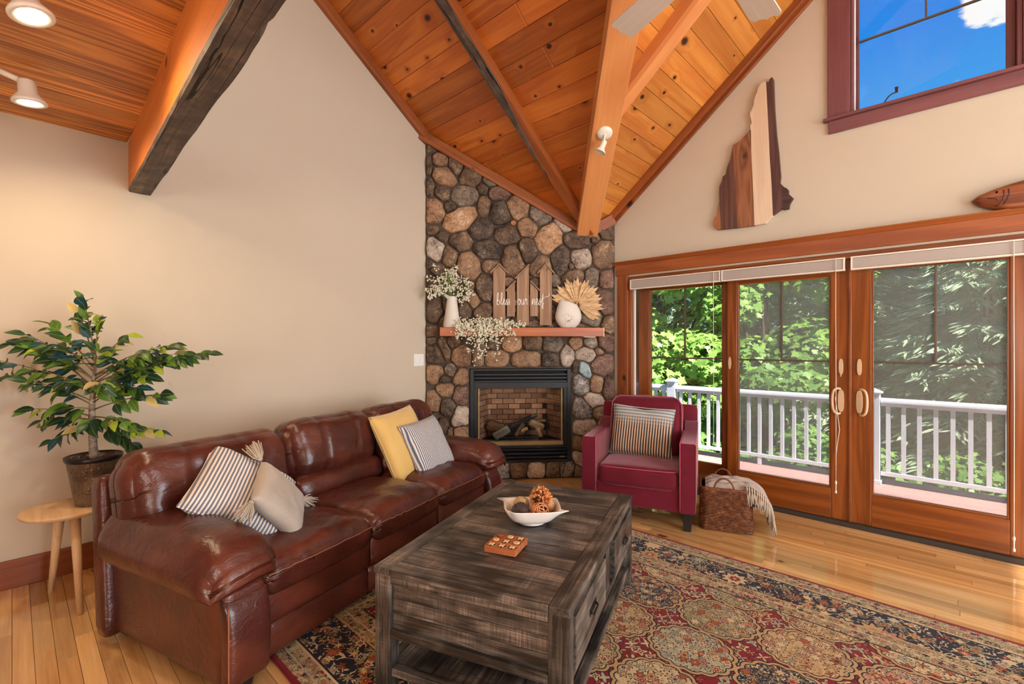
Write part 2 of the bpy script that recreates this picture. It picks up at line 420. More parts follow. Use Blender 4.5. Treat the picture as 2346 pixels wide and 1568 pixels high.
wall_holes('wall_left', PLASTER, YS - .2, YR + .2, -.2, ZT, XL, XL - .18, [], lambda u, v, n: (n, u, v))
wall_holes('wall_right', PLASTER, XL - .18, XE + .2, -.2, ZT, YR, YR + .18, [(-2.40, 1.24, -.02, 2.03), (-.565, .285, 3.05, 4.04)], lambda u, v, n: (u, n, v))
wall_holes('wall_rear', PLASTER, XL - .18, XE + .2, -.2, ZT, YS, YS - .18, [(1.0, 3.8, .7, 2.2), (-3.1, 1.9, 3.3, 4.9)], lambda u, v, n: (u, n, v))
wall_holes('wall_side', PLASTER, YS - .2, YR + .2, -.2, ZT, XE, XE + .18, [(.4, 3.8, .35, 2.35), (-.2, 3.4, 3.1, 4.4)], lambda u, v, n: (n, u, v))

# floor slab and its strips: those in view are pieces of their own, the rest one mass
fl = struct(MB().box(XL - .1, XE + .1, YS - .1, YR + .1, -.12, -.014).build('floor', DARKG))
fm = FLOORW('X'); rows = []; hidden = MB(); cands = []
cth, sth = math.cos(D2R(43.35)), math.sin(D2R(43.35))
def view(x, y, z):
    xc = x * cth + y * sth; zc = -x * sth + y * cth
    return (1173 + 1080 * xc / zc, 790 - 1080 * (z - 1.35) / zc, zc) if zc > .1 else (9e9, 9e9, zc)
y = YS; rr = random.Random(3); PW = .066
while y < YR:
    x = XL - rr.random() * .9
    while x < XE:
        L = rr.choice((.55, .75, .95, 1.2, 1.45)); a, b = max(x, XL), min(x + L, XE)
        if b - a > .02: cands.append((a, b, y, min(y + PW, YR)))
        x += L
    y += PW
def inview(c):
    for s_ in (0, .25, .5, .75, 1):
        px, py, zc = view(c[0] + (c[1] - c[0]) * s_, (c[2] + c[3]) / 2, 0)
        xx, yy = c[0] + (c[1] - c[0]) * s_, (c[2] + c[3]) / 2
        if -10 < px < 2356 and py < 1600 and zc > .3 and not (-2.55 < xx < 1.9 and .8 < yy < 3.04) and yy - .3 > (xx + 3.82) * 0 - 9: return True
    return False
vis = [c for c in cands if inview(c)]
vis.sort(key=lambda c: view((c[0] + c[1]) / 2, c[2], 0)[2]); vis_set = set(vis[:300])
for c in cands:
    a, b, y0, y1 = c; g = .0004
    if c in vis_set:
        o = MB().box(-(b - a) / 2 + g, (b - a) / 2 - g, -(y1 - y0) / 2 + g, (y1 - y0) / 2 - g, -.012, 0).build('floor_strip', fm, fl, loc=((a + b) / 2, (y0 + y1) / 2, 0), bevel=.0012, seg=1)
    else: hidden.box(a + g, b - g, y0 + g, y1 - g, -.012, 0)
stuff(hidden.build('floor_strips', fm, fl))

# ceilings: roof slopes with boards
def slope_mesh(pts_xy, zf, t): return MB().add([(x, y, zf(x, y)) for x, y in pts_xy] + [(x, y, zf(x, y) + t) for x, y in pts_xy],
    [tuple(range(len(pts_xy))), tuple(range(2 * len(pts_xy) - 1, len(pts_xy) - 1, -1))] + [(i, i + len(pts_xy), (i + 1) % len(pts_xy) + len(pts_xy), (i + 1) % len(pts_xy)) for i in range(len(pts_xy))])
YA0 = 2.855 - (ZT - .05 - 3.403) / KA          # where slope A reaches the flat top
XB1 = -2.622 + (ZT - .05 - 2.648) / KB
ce = struct(slope_mesh([(XL - .1, YA0), (creaseX(YA0), YA0), (creaseX(YR), YR), (XL - .1, YR)], lambda x, y: zA(y) + .022, .1).build('ceiling', PINE('X')))
struct(slope_mesh([(creaseX(YR), YR), (creaseX(YA0), YA0), (XB1, creaseY(XB1)), (XB1, YR)], lambda x, y: zB(x) + .022, .1).build('ceiling', PINE('X')))
struct(MB().box(XL - .2, XE + .2, YS - .2, YR + .2, ZT - .06, ZT + .1).build('ceiling', PLASTER))
def board(quad, th, ch, zf, nrm):      # quad in plan, chamfered lower edges
    lo = [Vector((x, y, zf(x, y))) for x, y in quad]; n = Vector(nrm).normalized(); c = sum(lo, Vector()) / 4
    ins = [p + (c - p).normalized() * ch * 1.4 for p in lo]; mid = [p + n * ch for p in lo]; top = [p + n * th for p in lo]
    org = c.copy(); vs = ins + mid + top
    fs = [(3, 2, 1, 0), (8, 9, 10, 11)] + [(i, (i + 1) % 4, 4 + (i + 1) % 4, 4 + i) for i in range(4)] + [(4 + i, 4 + (i + 1) % 4, 8 + (i + 1) % 4, 8 + i) for i in range(4)]
    return vs, fs, org
def place_board(name, m, quad, zf, nrm, parent, xdir, th=.02, ch=.0055):
    vs, fs, org = board(quad, th, ch, zf, nrm); fr = frame(org, xdir, nrm); inv = fr.inverted()
    return MB().add([inv @ v for v in vs], fs).build(name, m, parent, mw=fr)
rb = random.Random(11)
y = 1.35; W = .132
while y < 4.2:
    xe0, xe1 = creaseX(y), creaseX(y + W); cut = [XL]
    if rb.random() < .55: cut.append(XL + (xe1 - XL) * rb.uniform(.25, .75))
    cut.append(None)
    for i in range(len(cut) - 1):
        a = cut[i] + (.001 if i else 0); b0, b1 = (xe0, xe1) if cut[i + 1] is None else (cut[i + 1], cut[i + 1])
        place_board('ceiling_board', PINE('X'), [(a, y + .0008), (b0, y + .0008), (b1, y + W - .0008), (a, y + W - .0008)], lambda x, yy: zA(yy), (0, KA, 1), ce, (1, 0, 0))
    y += W
x = -2.95; W = .119
ce2 = [o for o in COL.objects if o.name.startswith('ceiling.')][0]
while x < -.3:
    y0, y1 = creaseY(x), creaseY(x + W)
    if x + W > -2.62 - .4:
        place_board('ceiling_board', PINEB('X'), [(x + .0008, y0), (x + W - .0008, y1), (x + W - .0008, YR), (x + .0008, YR)], lambda xx, yy: zB(xx), (-KB, 0, 1), ce2, (0, 1, 0))
    x += W
# loft floor seen from below, its boards and its edge beam
lf = struct(MB().box(XL - .1, XE, YS, .50, 2.655, 2.80).build('ceiling_loft', LOFT('Y')))
x = XL; W = .128
while x < -.9:
    place_board('ceiling_board', LOFT('X'), [(x + .0008, -1.2), (x + W - .0008, -1.2), (x + W - .0008, .5), (x + .0008, .5)], lambda xx, yy: 2.63, (0, 0, 1), lf, (0, 1, 0), .022, .007)
    x += W
bdir = Vector((1, -.034, 0)); bfr = frame((XL, .566, 2.32), bdir)
beam = thing('loft_beam', 'thick orange timber beam with charred hewn underside at the loft edge', 'beam', mw=bfr)
rbm = random.Random(5); N = 60; Lb = 4.4; secs = []
for i in range(N + 1):
    t = i / N * Lb; e = .012 * noise.noise((t * 2.3, 3, 1)) + (.014 if noise.noise((t * 5, 9, 2)) > .25 else 0); g = .006 * noise.noise((t * 4, 1, 8))
    secs.append([(t, -.062 + g * .3, .012), (t, -.062, .31), (t, .062, .31), (t, .062 - e * .5, .03), (t, .05 - e, .012)])
vs = [p for s_ in secs for p in s_]; fs = []
for i in range(N):
    for j in range(5): fs.append((i * 5 + j, i * 5 + (j + 1) % 5, (i + 1) * 5 + (j + 1) % 5, (i + 1) * 5 + j))
fs += [(0, 1, 2, 3, 4), tuple(N * 5 + j for j in (4, 3, 2, 1, 0))]
MB().add(vs, fs).build('timber', OBEAM('X'), beam)
vs = []; fs = []
for i in range(N + 1):
    s_ = secs[i]; r1 = .004 * noise.noise((i * .7, 0, 5)); vs += [(s_[0][0], s_[0][1] - .0015, .016), (s_[0][0], s_[0][1] + .004, r1), (s_[0][0], 0, -.002 - r1), (s_[0][0], s_[4][1], r1), (s_[0][0], s_[3][1] + .002, .034)]
for i in range(N):
    for j in range(4): fs.append((i * 5 + j, i * 5 + j + 1, i * 5 + j + 6, i * 5 + j + 5))
fs += [(0, 1, 2, 3, 4), tuple(N * 5 + j for j in (4, 3, 2, 1, 0))]
MB().add(vs, fs).build('charred_face', DARKBEAM, beam)['label'] = 'blackened rough underside'

# valley beam, rafters and rake trims
vd = Vector((1, -KB / KA, KB)).normalized(); ry = 4.02
c0 = Vector((creaseX(ry), ry, zA(ry)))
vz = Vector((0, 0, 1)); vz = (vz - vd * vz.dot(vd)).normalized()
vfr = frame(c0 - vd * .10, vd, vz)
vb = thing('valley_beam', 'pale timber beam climbing diagonally along the ceiling valley', 'beam', mw=vfr)
MB().box(0, 4.6, -.105, .105, -.10, .12).build('timber', VBEAM('X'), vb, bevel=.006)
def rafter(name, label, o, d, up, w_, dep, L, m, m2, bark):
    fr = frame(o, d, up); t = thing(name, label, 'rafter', mw=fr)
    n = 40; vs = []; fs = []
    for i in range(n + 1):
        s_ = i / n * L; k = (.016 * noise.noise((s_ * 3.1, 2, 0)) + .006 * noise.noise((s_ * 11, 2, 0))) if bark else 0
        vs += [(s_, -w_ / 2, 0), (s_, w_ / 2, 0), (s_, w_ / 2, -dep), (s_, -w_ / 2 + .012 + abs(k) * 1.5, -dep), (s_, -w_ / 2 + k * .3, -dep + .03 + k)]
    for i in range(n):
        for j in range(5): fs.append((i * 5 + j, i * 5 + (j + 1) % 5, (i + 1) * 5 + (j + 1) % 5, (i + 1) * 5 + j))
    fs += [(0, 1, 2, 3, 4), tuple(n * 5 + j for j in (4, 3, 2, 1, 0))]
    MB().add(vs, fs).build('timber', m, t)
    if bark:
        vs = []; fs = []
        for i in range(n + 1):
            s_ = .75 + i / n * (L - .75); k = .02 * noise.noise((s_ * 5, 7, 1)); tp = min(1, i / 12)
            vs += [(s_, -w_ / 2 - .004, -.006), (s_, -w_ / 2 - .006, -dep + .02), (s_, -w_ / 2 + .006, -dep - .004), (s_, -w_ / 2 + (.088 + k) * tp + .006, -dep - .005), (s_, -w_ / 2 + (.092 + k) * tp + .008, -dep + .002)]
        for i in range(n):
            for j in range(5): fs.append((i * 5 + j, i * 5 + (j + 1) % 5, (i + 1) * 5 + (j + 1) % 5, (i + 1) * 5 + j))
        MB().add(vs, fs).build('bark_edge', m2, t)['label'] = 'dark bark edge'
    return t
dA = Vector((0, -1, KA)).normalized(); upA = Vector((0, KA, 1)).normalized()
rafter('ceiling_rafter', 'reddish rafter with dark bark edge running up the left ceiling', (-2.71, 4.05, zA(4.05)), dA, upA, .11, .085, 3.9, RTRIM('X'), DARKBEAM, True)
dB = Vector((1, 0, KB)).normalized(); upB = Vector((-KB, 0, 1)).normalized()
rafter('ceiling_rafter', 'golden rafter on the right ceiling beside the valley beam', (-1.95, 3.17, zB(-1.95)), dB, upB, .115, .11, 2.4, VBEAM('X'), None, False)
def trimboard(n, m, o, d, up, L, y0, y1, z0, z1):
    return struct(MB().box(0, L, y0, y1, z0, z1).build('trim_%d' % n, m, mw=frame(o, d, up), bevel=.004))
trimboard(1, RTRIM('X'), (XL, 2.87, zA(2.87)), dA, upA, 4.2, .0, .052, -.085, .0)           # rake board on the left wall
trimboard(2, RTRIM('X'), (-2.66, YR, zB(-2.66)), dB, upB, 4.6, -.062, 0, -.062, 0)           # rake board on the right wall
trimboard(3, TRIM('X'), (-2.68, YR, zB(-2.68) - .058), dB, upB, 4.6, -.03, 0, -.052, 0)
# left baseboard
struct(box('baseboard_left', TRIM('Y'), (XL, XL + .02, YS, 2.78, 0, .155), bevel=.004))

# ---------------- glass doors on the right wall
struct(box('trim_4', TRIM('X'), (-2.53, 1.37, YR - .028, YR, 2.045, 2.15)))
struct(MB().prism([(YR, 2.148), (YR - .034, 2.148), (YR - .04, 2.158), (YR - .055, 2.168), (YR - .06, 2.182), (YR, 2.182)], -2.56, 1.40, lambda a, b, d: (d, a, b)).build('trim_5', TRIM('X'), bevel=.002))
struct(box('trim_6', TRIM('Z'), (-2.51, -2.395, YR - .024, YR, 0, 2.045)))
struct(box('trim_7', TRIM('Z'), (1.235, 1.35, YR - .024, YR, 0, 2.045)))
struct(box('trim_8', DOORW('Z'), (-2.40, -2.365, YR, YR + .18, .0, 2.03)))
struct(box('trim_9', DOORW('Z'), (1.205, 1.24, YR, YR + .18, .0, 2.03)))
struct(box('trim_10', DOORW('X'), (-2.365, 1.205, YR, YR + .18, 1.985, 2.03)))
struct(box('trim_11', DARKG, (-2.40, 1.24, YR - .012, YR + .18, .0, .035)))
struct(box('trim_12', WHITEP, (-2.365, -2.345, YR + .045, YR + .06, .035, 1.985)))
def door(n, x0, x1, y, gl0, gl1, gz0, gz1, screen, handle):
    d = bpy.data.objects.new('door_%d' % n, None); COL.objects.link(d); struct(d); d.location = ((x0 + x1) / 2, y, .036); d.empty_display_size = .1
    ox, oy, oz = d.location; t = .024; top = 1.985
    B = lambda nm, m, x, xx, a, aa, z, zz, bv=.003: box(nm, m, (x - ox, xx - ox, a, aa, z - oz, zz - oz), d, bv)
    B('stile', DOORW('Z'), x0, gl0, -t, t, .036, top); B('stile', DOORW('Z'), gl1, x1, -t, t, .036, top)
    B('bottom_rail', DOORW('X'), gl0, gl1, -t, t, .036, gz0); B('top_rail', DOORW('X'), gl0, gl1, -t, t, gz1, top)
    for nm, q in (('glazing_bead', (gl0, gl0 + .012, gz0, gz1)), ('glazing_bead', (gl1 - .012, gl1, gz0, gz1))): B(nm, DOORW('Z'), q[0], q[1], -t + .006, t - .006, q[2], q[3], .002)
    for q in ((gl0 + .012, gl1 - .012, gz0, gz0 + .012), (gl0 + .012, gl1 - .012, gz1 - .012, gz1)): B('glazing_bead', DOORW('X'), q[0], q[1], -t + .006, t - .006, q[2], q[3], .002)
    B('pane', GLASS, gl0 + .006, gl1 - .006, -.003, .003, gz0 + .006, gz1 - .006, 0)
    mz = 1.22 * 1 + .002; cx = (gl0 + gl1) / 2
    B('muntin', MUNT, cx - .0075, cx + .0075, -.008, .008, mz, gz1 - .01, .002); B('muntin', MUNT, gl0 + .01, gl1 - .01, -.0085, .0085, mz - .0065, mz + .0065, .002)
    if screen: B('insect_screen', SCREEN, gl0 - .01, gl1 + .01, .045, .0455, gz0 - .01, gz1 + .01, 0)
    return d
def handle(d, x, side):
    ox, oy, oz = d.location
    fr = Matrix.Translation((x - ox, -.026, .93 - oz))
    def plate(z, hh, ww, nm, th=.008):
        pts = [(ww * math.copysign(abs(math.cos(a)) ** .8, math.cos(a)), hh * math.copysign(abs(math.sin(a)) ** .7, math.sin(a))) for a in [2 * math.pi * k / 20 for k in range(20)]]
        return MB().prism(pts, -th, 0).build(nm, CREAMH, d, mw=fr @ Matrix.Translation((0, 0, z)), bevel=.002)
    plate(.255, .060, .0145, 'latch_plate'); h = plate(0, .085, .020, 'handle_plate')
    s = side
    pts = [(0, -.008, .088), (.012 * s, -.03, .096), (.035 * s, -.04, .09), (.048 * s, -.042, .06), (.05 * s, -.042, 0), (.048 * s, -.042, -.06), (.035 * s, -.04, -.09), (.012 * s, -.03, -.098), (0, -.008, -.09)]
    MB().tube(pts, .0105, 8).build('handle', CREAMH, d, True, subsurf=1, mw=fr)
d1 = door(1, -2.335, -1.42, YR + .12, -2.222, -1.515, .262, 1.893, False, 0)
d2 = door(2, -1.452, -.577, YR + .045, -1.372, -.697, .262, 1.872, True, 0)
d3 = door(3, -.575, .315, YR + .045, -.450, .239, .258, 1.90, True, 0)
d4 = door(4, .283, 1.20, YR + .12, .392, 1.09, .262, 1.893, False, 0)
handle(d2, -.632, -1); handle(d3, -.520, 1)
ox, oy, oz = d1.location
MB().prism([(.012 * math.cos(a), .055 * math.sin(a)) for a in [2 * math.pi * k / 18 for k in range(18)]], -.006, 0).build('latch_plate', CREAMH, d2, mw=Matrix.Translation((-1.43 - d2.location[0], -.025, 1.19 - oz)), bevel=.002)
MB().box(-.004, .004, -.014, -.006, -.075, -.05).build('thumb_turn', CREAMH, d2, mw=Matrix.Translation((-.632 - d2.location[0], -.026, .93 + .255 - oz)), bevel=.002)
box('astragal', DOORW('Z'), (-.585 - d3.location[0], -.568 - d3.location[0], -.036, -.02, 0, 1.94), d3)

# ---------------- gable window
wn = bpy.data.objects.new('window_1', None); COL.objects.link(wn); struct(wn); wn.location = (-.14, YR, 3.03); wn.empty_display_size = .1
W_ = lambda nm, m, a, b, c, d_, e, f, bv=.004: box(nm, m, (a + .14, b + .14, c - YR, d_ - YR, e - 3.03, f - 3.03), wn, bv)
W_('casing', WINW('Z'), -.71, -.572, YR - .022, YR, 3.03, 4.06); W_('casing', WINW('Z'), .292, .43, YR - .022, YR, 3.03, 4.06); W_('casing', WINW('X'), -.71, .43, YR - .022, YR, 4.06, 4.15)
W_('sill', WINW('X'), -.735, .455, YR - .045, YR + .1, 3.03, 3.052); W_('apron', WINW('X'), -.705, .425, YR - .02, YR, 2.937, 3.03)
W_('jamb', WINW('Z'), -.572, -.555, YR - .01, YR + .17, 3.052, 4.04); W_('jamb', WINW('Z'), .268, .292, YR - .01, YR + .17, 3.052, 4.04)
W_('jamb_liner', WHITEP, -.555, -.545, YR + .03, YR + .05, 3.052, 4.04); W_('sash_stile', WINW('Z'), -.555, -.53, YR + .07, YR + .11, 3.052, 4.04); W_('sash_stile', WINW('Z'), .225, .268, YR + .07, YR + .11, 3.052, 4.04)
W_('sash_rail', WINW('X'), -.53, .225, YR + .07, YR + .11, 3.052, 3.07); W_('sash_rail', WINW('X'), -.53, .225, YR + .07, YR + .11, 4.0, 4.04)
W_('pane', GLASS, -.53, .225, YR + .088, YR + .092, 3.07, 4.0, 0)
W_('muntin', MUNT, -.53, .225, YR + .08, YR + .1, 3.597, 3.609, .002); W_('muntin', MUNT, -.161, -.149, YR + .08, YR + .1, 3.609, 4.0, .002)
# ------------------------------------------------------------------ corner fireplace
STONES = [[0.06,3.313,0.053,0.061,0,'d'],[0.184,3.289,0.061,0.043,10,'g'],[0.035,3.108,0.032,0.093,0,'d'],[0.149,3.176,0.071,0.061,0,'t'],[0.305,3.131,0.068,0.115,-10,'d'],[0.184,3.012,0.118,0.086,25,'t'],[0.449,3.043,0.126,0.101,-20,'b'],[0.618,3.07,0.047,0.025,20,'g'],[0.651,2.991,0.094,0.065,10,'g'],[0.771,2.981,0.029,0.025,0,'d'],[0.046,2.9,0.039,0.1,0,'d'],[0.17,2.847,0.078,0.068,15,'d'],[0.381,2.824,0.14,0.094,5,'g'],[0.564,2.895,0.047,0.062,-10,'d'],[0.753,2.871,0.12,0.073,-5,'r'],[0.085,2.672,0.085,0.133,0,'t'],[0.241,2.719,0.057,0.05,20,'d'],[0.334,2.585,0.194,0.094,-35,'T'],[0.571,2.732,0.058,0.109,0,'b'],[0.745,2.66,0.102,0.113,0,'k'],[0.902,2.737,0.103,0.117,0,'t'],[0.074,2.478,0.067,0.047,0,'b'],[0.166,2.423,0.064,0.057,0,'d'],[0.553,2.496,0.109,0.101,0,'k'],[0.796,2.451,0.121,0.094,0,'d'],[0.869,2.569,0.029,0.023,0,'o'],[0.932,2.877,0.023,0.019,0,'o'],[0.341,2.376,0.104,0.094,0,'b'],[0.095,2.291,0.085,0.111,-10,'p'],[0.042,2.15,0.032,0.05,0,'d'],[0.238,2.218,0.071,0.108,0,'b'],[0.615,2.297,0.138,0.091,5,'k'],[0.427,2.12,0.115,0.137,0,'t'],[0.862,2.171,0.103,0.153,-10,'b'],[0.658,2.124,0.109,0.065,10,'b'],[0.134,2.087,0.078,0.065,0,'d'],[0.582,1.906,0.083,0.13,-5,'d'],[0.255,2.053,0.043,0.058,0,'b'],[0.085,1.714,0.082,0.165,0,'d'],[0.47,1.789,0.065,0.101,-25,'t'],[0.427,1.933,0.05,0.065,0,'b'],[0.391,1.687,0.065,0.087,0,'d'],[0.568,1.688,0.101,0.08,-25,'b'],[0.826,1.981,0.058,0.044,0,'r'],[0.063,1.47,0.064,0.079,0,'d'],[0.063,1.936,0.064,0.107,0,'d'],[0.738,1.791,0.066,0.109,0,'d'],[0.855,1.756,0.066,0.116,0,'b'],[0.32,1.96,0.072,0.086,0,'d'],[0.76,1.61,0.088,0.065,0,'d'],[0.928,1.589,0.088,0.058,0,'b'],[0.234,1.787,0.071,0.101,0,'d'],[0.234,1.571,0.107,0.058,0,'b'],[0.478,1.565,0.108,0.051,0,'d'],[1.157,2.672,0.1,0.124,0,'g'],[1.399,2.594,0.112,0.088,35,'p'],[1.014,2.523,0.099,0.088,10,'t'],[1.239,2.422,0.13,0.147,0,'T'],[1.021,2.293,0.081,0.124,-5,'d'],[1.511,2.413,0.143,0.092,5,'d'],[1.707,2.431,0.053,0.052,0,'b'],[1.828,2.515,0.08,0.104,10,'d'],[1.35,2.218,0.093,0.147,-10,'k'],[1.564,2.222,0.113,0.103,0,'p'],[1.79,2.27,0.114,0.148,0,'b'],[1.143,2.134,0.104,0.102,0,'b'],[1.459,2.146,0.034,0.037,0,'r'],[1.481,2.036,0.12,0.074,-10,'b'],[1.669,2.039,0.076,0.089,0,'g'],[1.832,2.019,0.08,0.096,0,'r'],[1.302,1.975,0.045,0.081,-15,'g'],[1.084,1.973,0.044,0.044,0,'d'],[1.324,1.853,0.067,0.11,0,'g'],[1.82,1.776,0.099,0.126,0,'r'],[1.669,1.642,0.106,0.089,0,'g'],[1.851,1.561,0.068,0.096,0,'b'],[0.858,1.361,0.103,0.073,0,'T'],[1.061,1.368,0.1,0.073,0,'b'],[1.257,1.353,0.089,0.081,-15,'g'],[1.429,1.228,0.064,0.11,5,'p'],[1.504,1.353,0.064,0.063,20,'t'],[1.665,1.364,0.068,0.055,0,'g'],[1.816,1.361,0.08,0.096,0,'r'],[1.609,1.243,0.109,0.081,15,'p'],[1.756,1.279,0.053,0.048,0,'b'],[1.601,1.102,0.056,0.103,-25,'w'],[1.786,1.138,0.129,0.126,0,'r'],[1.014,1.2,0.14,0.077,0,'t'],[1.235,1.199,0.082,0.077,0,'k'],[1.56,0.94,0.079,0.096,0,'K'],[1.729,0.954,0.072,0.096,10,'t'],[1.851,0.923,0.068,0.134,0,'r'],[1.504,1.132,0.037,0.059,0,'d'],[0.977,1.718,0.096,0.109,0,'d'],[1.206,1.661,0.082,0.117,0,'b'],[1.406,1.706,0.09,0.125,0,'d'],[1.534,1.774,0.068,0.096,0,'b'],[1.073,1.536,0.103,0.051,0,'b'],[1.302,1.529,0.104,0.051,0,'d'],[1.556,1.508,0.105,0.044,0,'b'],[1.695,0.779,0.106,0.074,10,'p'],[1.579,0.699,0.087,0.111,-30,'K'],[1.744,0.667,0.061,0.074,0,'b'],[1.601,0.507,0.113,0.081,-15,'p'],[1.541,0.353,0.056,0.081,0,'b'],[1.541,0.191,0.045,0.081,-20,'p'],[1.699,0.35,0.083,0.089,0,'b'],[1.835,0.518,0.091,0.111,0,'t'],[1.858,0.295,0.084,0.111,0,'d'],[1.692,0.173,0.083,0.089,0,'r'],[1.835,0.088,0.091,0.089,0,'g'],[1.669,0.018,0.076,0.067,0,'b'],[0.765,0.07,0.067,0.095,-10,'K'],[0.922,0.083,0.079,0.095,15,'b'],[1.103,0.067,0.085,0.096,12,'p'],[1.274,0.063,0.074,0.096,10,'g'],[1.423,0.07,0.081,0.093,5,'K'],[1.526,0.039,0.052,0.079,0,'g'],[0.608,0.063,0.078,0.095,0,'b'],[0.464,0.077,0.078,0.094,0,'d'],[0.32,0.103,0.077,0.094,0,'b'],[0.178,0.107,0.077,0.094,0,'d'],[0.058,0.11,0.065,0.094,0,'b'],[0.181,1.307,0.05,0.115,-20,'b'],[0.273,1.372,0.057,0.054,0,'b'],[0.099,1.25,0.082,0.093,0,'d'],[0.063,1.401,0.05,0.05,0,'d'],[0.348,1.228,0.086,0.101,15,'t'],[0.521,1.249,0.058,0.123,0,'b'],[0.68,1.358,0.062,0.065,0,'d'],[0.695,1.213,0.109,0.08,0,'t'],[0.255,1.099,0.054,0.068,0,'k'],[0.088,1.064,0.078,0.086,0,'t'],[0.184,1.006,0.057,0.036,0,'d'],[0.191,0.898,0.086,0.072,0,'t'],[0.341,1.026,0.065,0.086,0,'t'],[0.348,0.846,0.072,0.094,0,'r'],[0.074,0.784,0.075,0.107,10,'t'],[0.22,0.718,0.068,0.108,-15,'k'],[0.341,0.637,0.093,0.101,0,'p'],[0.071,0.627,0.064,0.057,0,'d'],[0.163,0.539,0.064,0.086,0,'d'],[0.356,0.471,0.072,0.079,0,'t'],[0.241,0.473,0.029,0.065,0,'d'],[0.056,0.484,0.064,0.086,0,'b'],[0.17,0.36,0.078,0.079,0,'d'],[0.341,0.313,0.086,0.072,0,'b'],[0.049,0.319,0.064,0.072,0,'b'],[0.113,0.182,0.085,0.086,0,'d'],[0.305,0.155,0.093,0.079,0,'b']]
FP0 = Vector((-3.82, 2.802, 0)); FT = Vector((1.265, 1.438, 0)).normalized(); FL = 1.915
FFR = frame(FP0, FT); FRZ = math.atan2(FT.y, FT.x)
def roof_at(t):
    p = FP0 + FT * t; return max(zA(p.y), zB(p.x))
BT0, BT1, BZ0, BZ1 = .434, 1.46, .173, 1.111
tc = 1.622
fw = struct(wall_holes('wall_fireplace', MORTAR, 0, FL, 0, 2.5, 0, .3, [(BT0, BT1, BZ0, BZ1)], lambda u, v, n: (u, n, v))); fw.matrix_world = FFR
MB().prism([(0, 2.5), (0, roof_at(0) + .02), (tc, roof_at(tc) + .02), (FL, roof_at(FL) + .02), (FL, 2.5)], 0, .3).build('upper_mortar', MORTAR, fw)
A_ = np.array([[s[0], s[1], max(s[2], .012), max(s[3], .012), math.radians(s[4])] for s in STONES])
def edist(t, z):
    dt, dz = t - A_[:, 0], z - A_[:, 1]; c, s = np.cos(-A_[:, 4]), np.sin(-A_[:, 4])
    a, b = c * dt - s * dz, s * dt + c * dz
    return np.sqrt((a / A_[:, 2]) ** 2 + (b / A_[:, 3]) ** 2)
# image angles grow clockwise, the wall's counter-clockwise
A_[:, 4] *= -1
def ok(t, z):
    if t < .006 or t > FL - .006 or z < .006: return False
    if BT0 - .008 < t < BT1 + .008 and BZ0 - .008 < z < BZ1 + .008: return False
    return z < roof_at(t) - .05
rs = random.Random(21); NA = 18
for i, s in enumerate(STONES):
    t0, z0 = s[0], s[1]
    if not ok(t0, z0): continue
    rad = []
    for k in range(NA):
        a = 2 * math.pi * k / NA; ca, sa = math.cos(a), math.sin(a); r = .01
        while r < .3:
            t, z = t0 + ca * r, z0 + sa * r
            if not ok(t, z): break
            d = edist(t, z)
            if d[i] > 1.4 or d.argmin() != i: break
            r += .004
        rad.append(max(r - .005, .008))
    rad = [min(rad[k], .7 * rad[k] + .15 * (rad[k - 1] + rad[(k + 1) % NA])) for k in range(NA)]
    rad = [r * (1 + .09 * noise.noise((i * 3.1, math.cos(2 * math.pi * k / NA) * 2, math.sin(2 * math.pi * k / NA) * 2))) for k, r in enumerate(rad)]
    mr = sum(rad) / NA; hgt = min(.045, .022 + mr * .25) * rs.uniform(.8, 1.15); tl, tz_ = rs.uniform(-.12, .12), rs.uniform(-.12, .12)
    vs = []; fs = []
    for kk, (f, e) in enumerate(((1.0, .0), (.965, .58), (.87, .9), (.55, 1.0))):
        for k in range(NA):
            a = 2 * math.pi * k / NA; x, z = math.cos(a) * rad[k] * f, math.sin(a) * rad[k] * f
            e2 = hgt * e * (1 + .42 * noise.noise((i * 1.7 + x * 20, z * 20, 4))) + (x * tl + z * tz_) * (e > 0)
            vs.append((x, -e2 if e else .004, z))
    vs.append((0, -hgt * 1.03, 0)); n = len(vs) - 1
    for q in range(3):
        for k in range(NA): fs.append((q * NA + k, q * NA + (k + 1) % NA, (q + 1) * NA + (k + 1) % NA, (q + 1) * NA + k))
    for k in range(NA): fs.append((3 * NA + k, 3 * NA + (k + 1) % NA, n))
    MB().add(vs, fs).build('stone', stone_mat(s[5]), fw, True, loc=(t0, 0, z0))
# trim under the ceiling along the stone
e0, e1 = FP0 + FT * -.02, FP0 + FT * (tc - .02); p0 = Vector((e0.x, e0.y, zA(e0.y))); p1 = Vector((e1.x, e1.y, zA(e1.y)))
nin = Vector((FT.y, -FT.x, 0))
td = (p1 - p0).normalized(); tup = (nin.cross(td) * -1).normalized()
if tup.z < 0: tup = -tup
struct(MB().box(0, (p1 - p0).length, -.045, 0, -.10, .0).build('trim_13', RTRIM('X'), mw=frame(p0, td, tup), bevel=.004))
struct(MB().box(0, (p1 - p0).length, -.062, -.045, -.10, -.062).build('trim_14', RTRIM('X'), mw=frame(p0, td, tup), bevel=.004))
e2, e3 = FP0 + FT * (tc + .03), FP0 + FT * (FL - .03); p0 = Vector((e2.x, e2.y, zB(e2.x) - .03)); p1 = Vector((e3.x, e3.y, zB(e3.x) - .03))
td = (p1 - p0).normalized(); tup = Vector((0, 0, 1)); tup = (tup - td * tup.dot(td)).normalized()
struct(MB().box(-.06, (p1 - p0).length, -.05, 0, -.085, .02).build('trim_15', RTRIM('X'), mw=frame(p0, td, tup), bevel=.004))

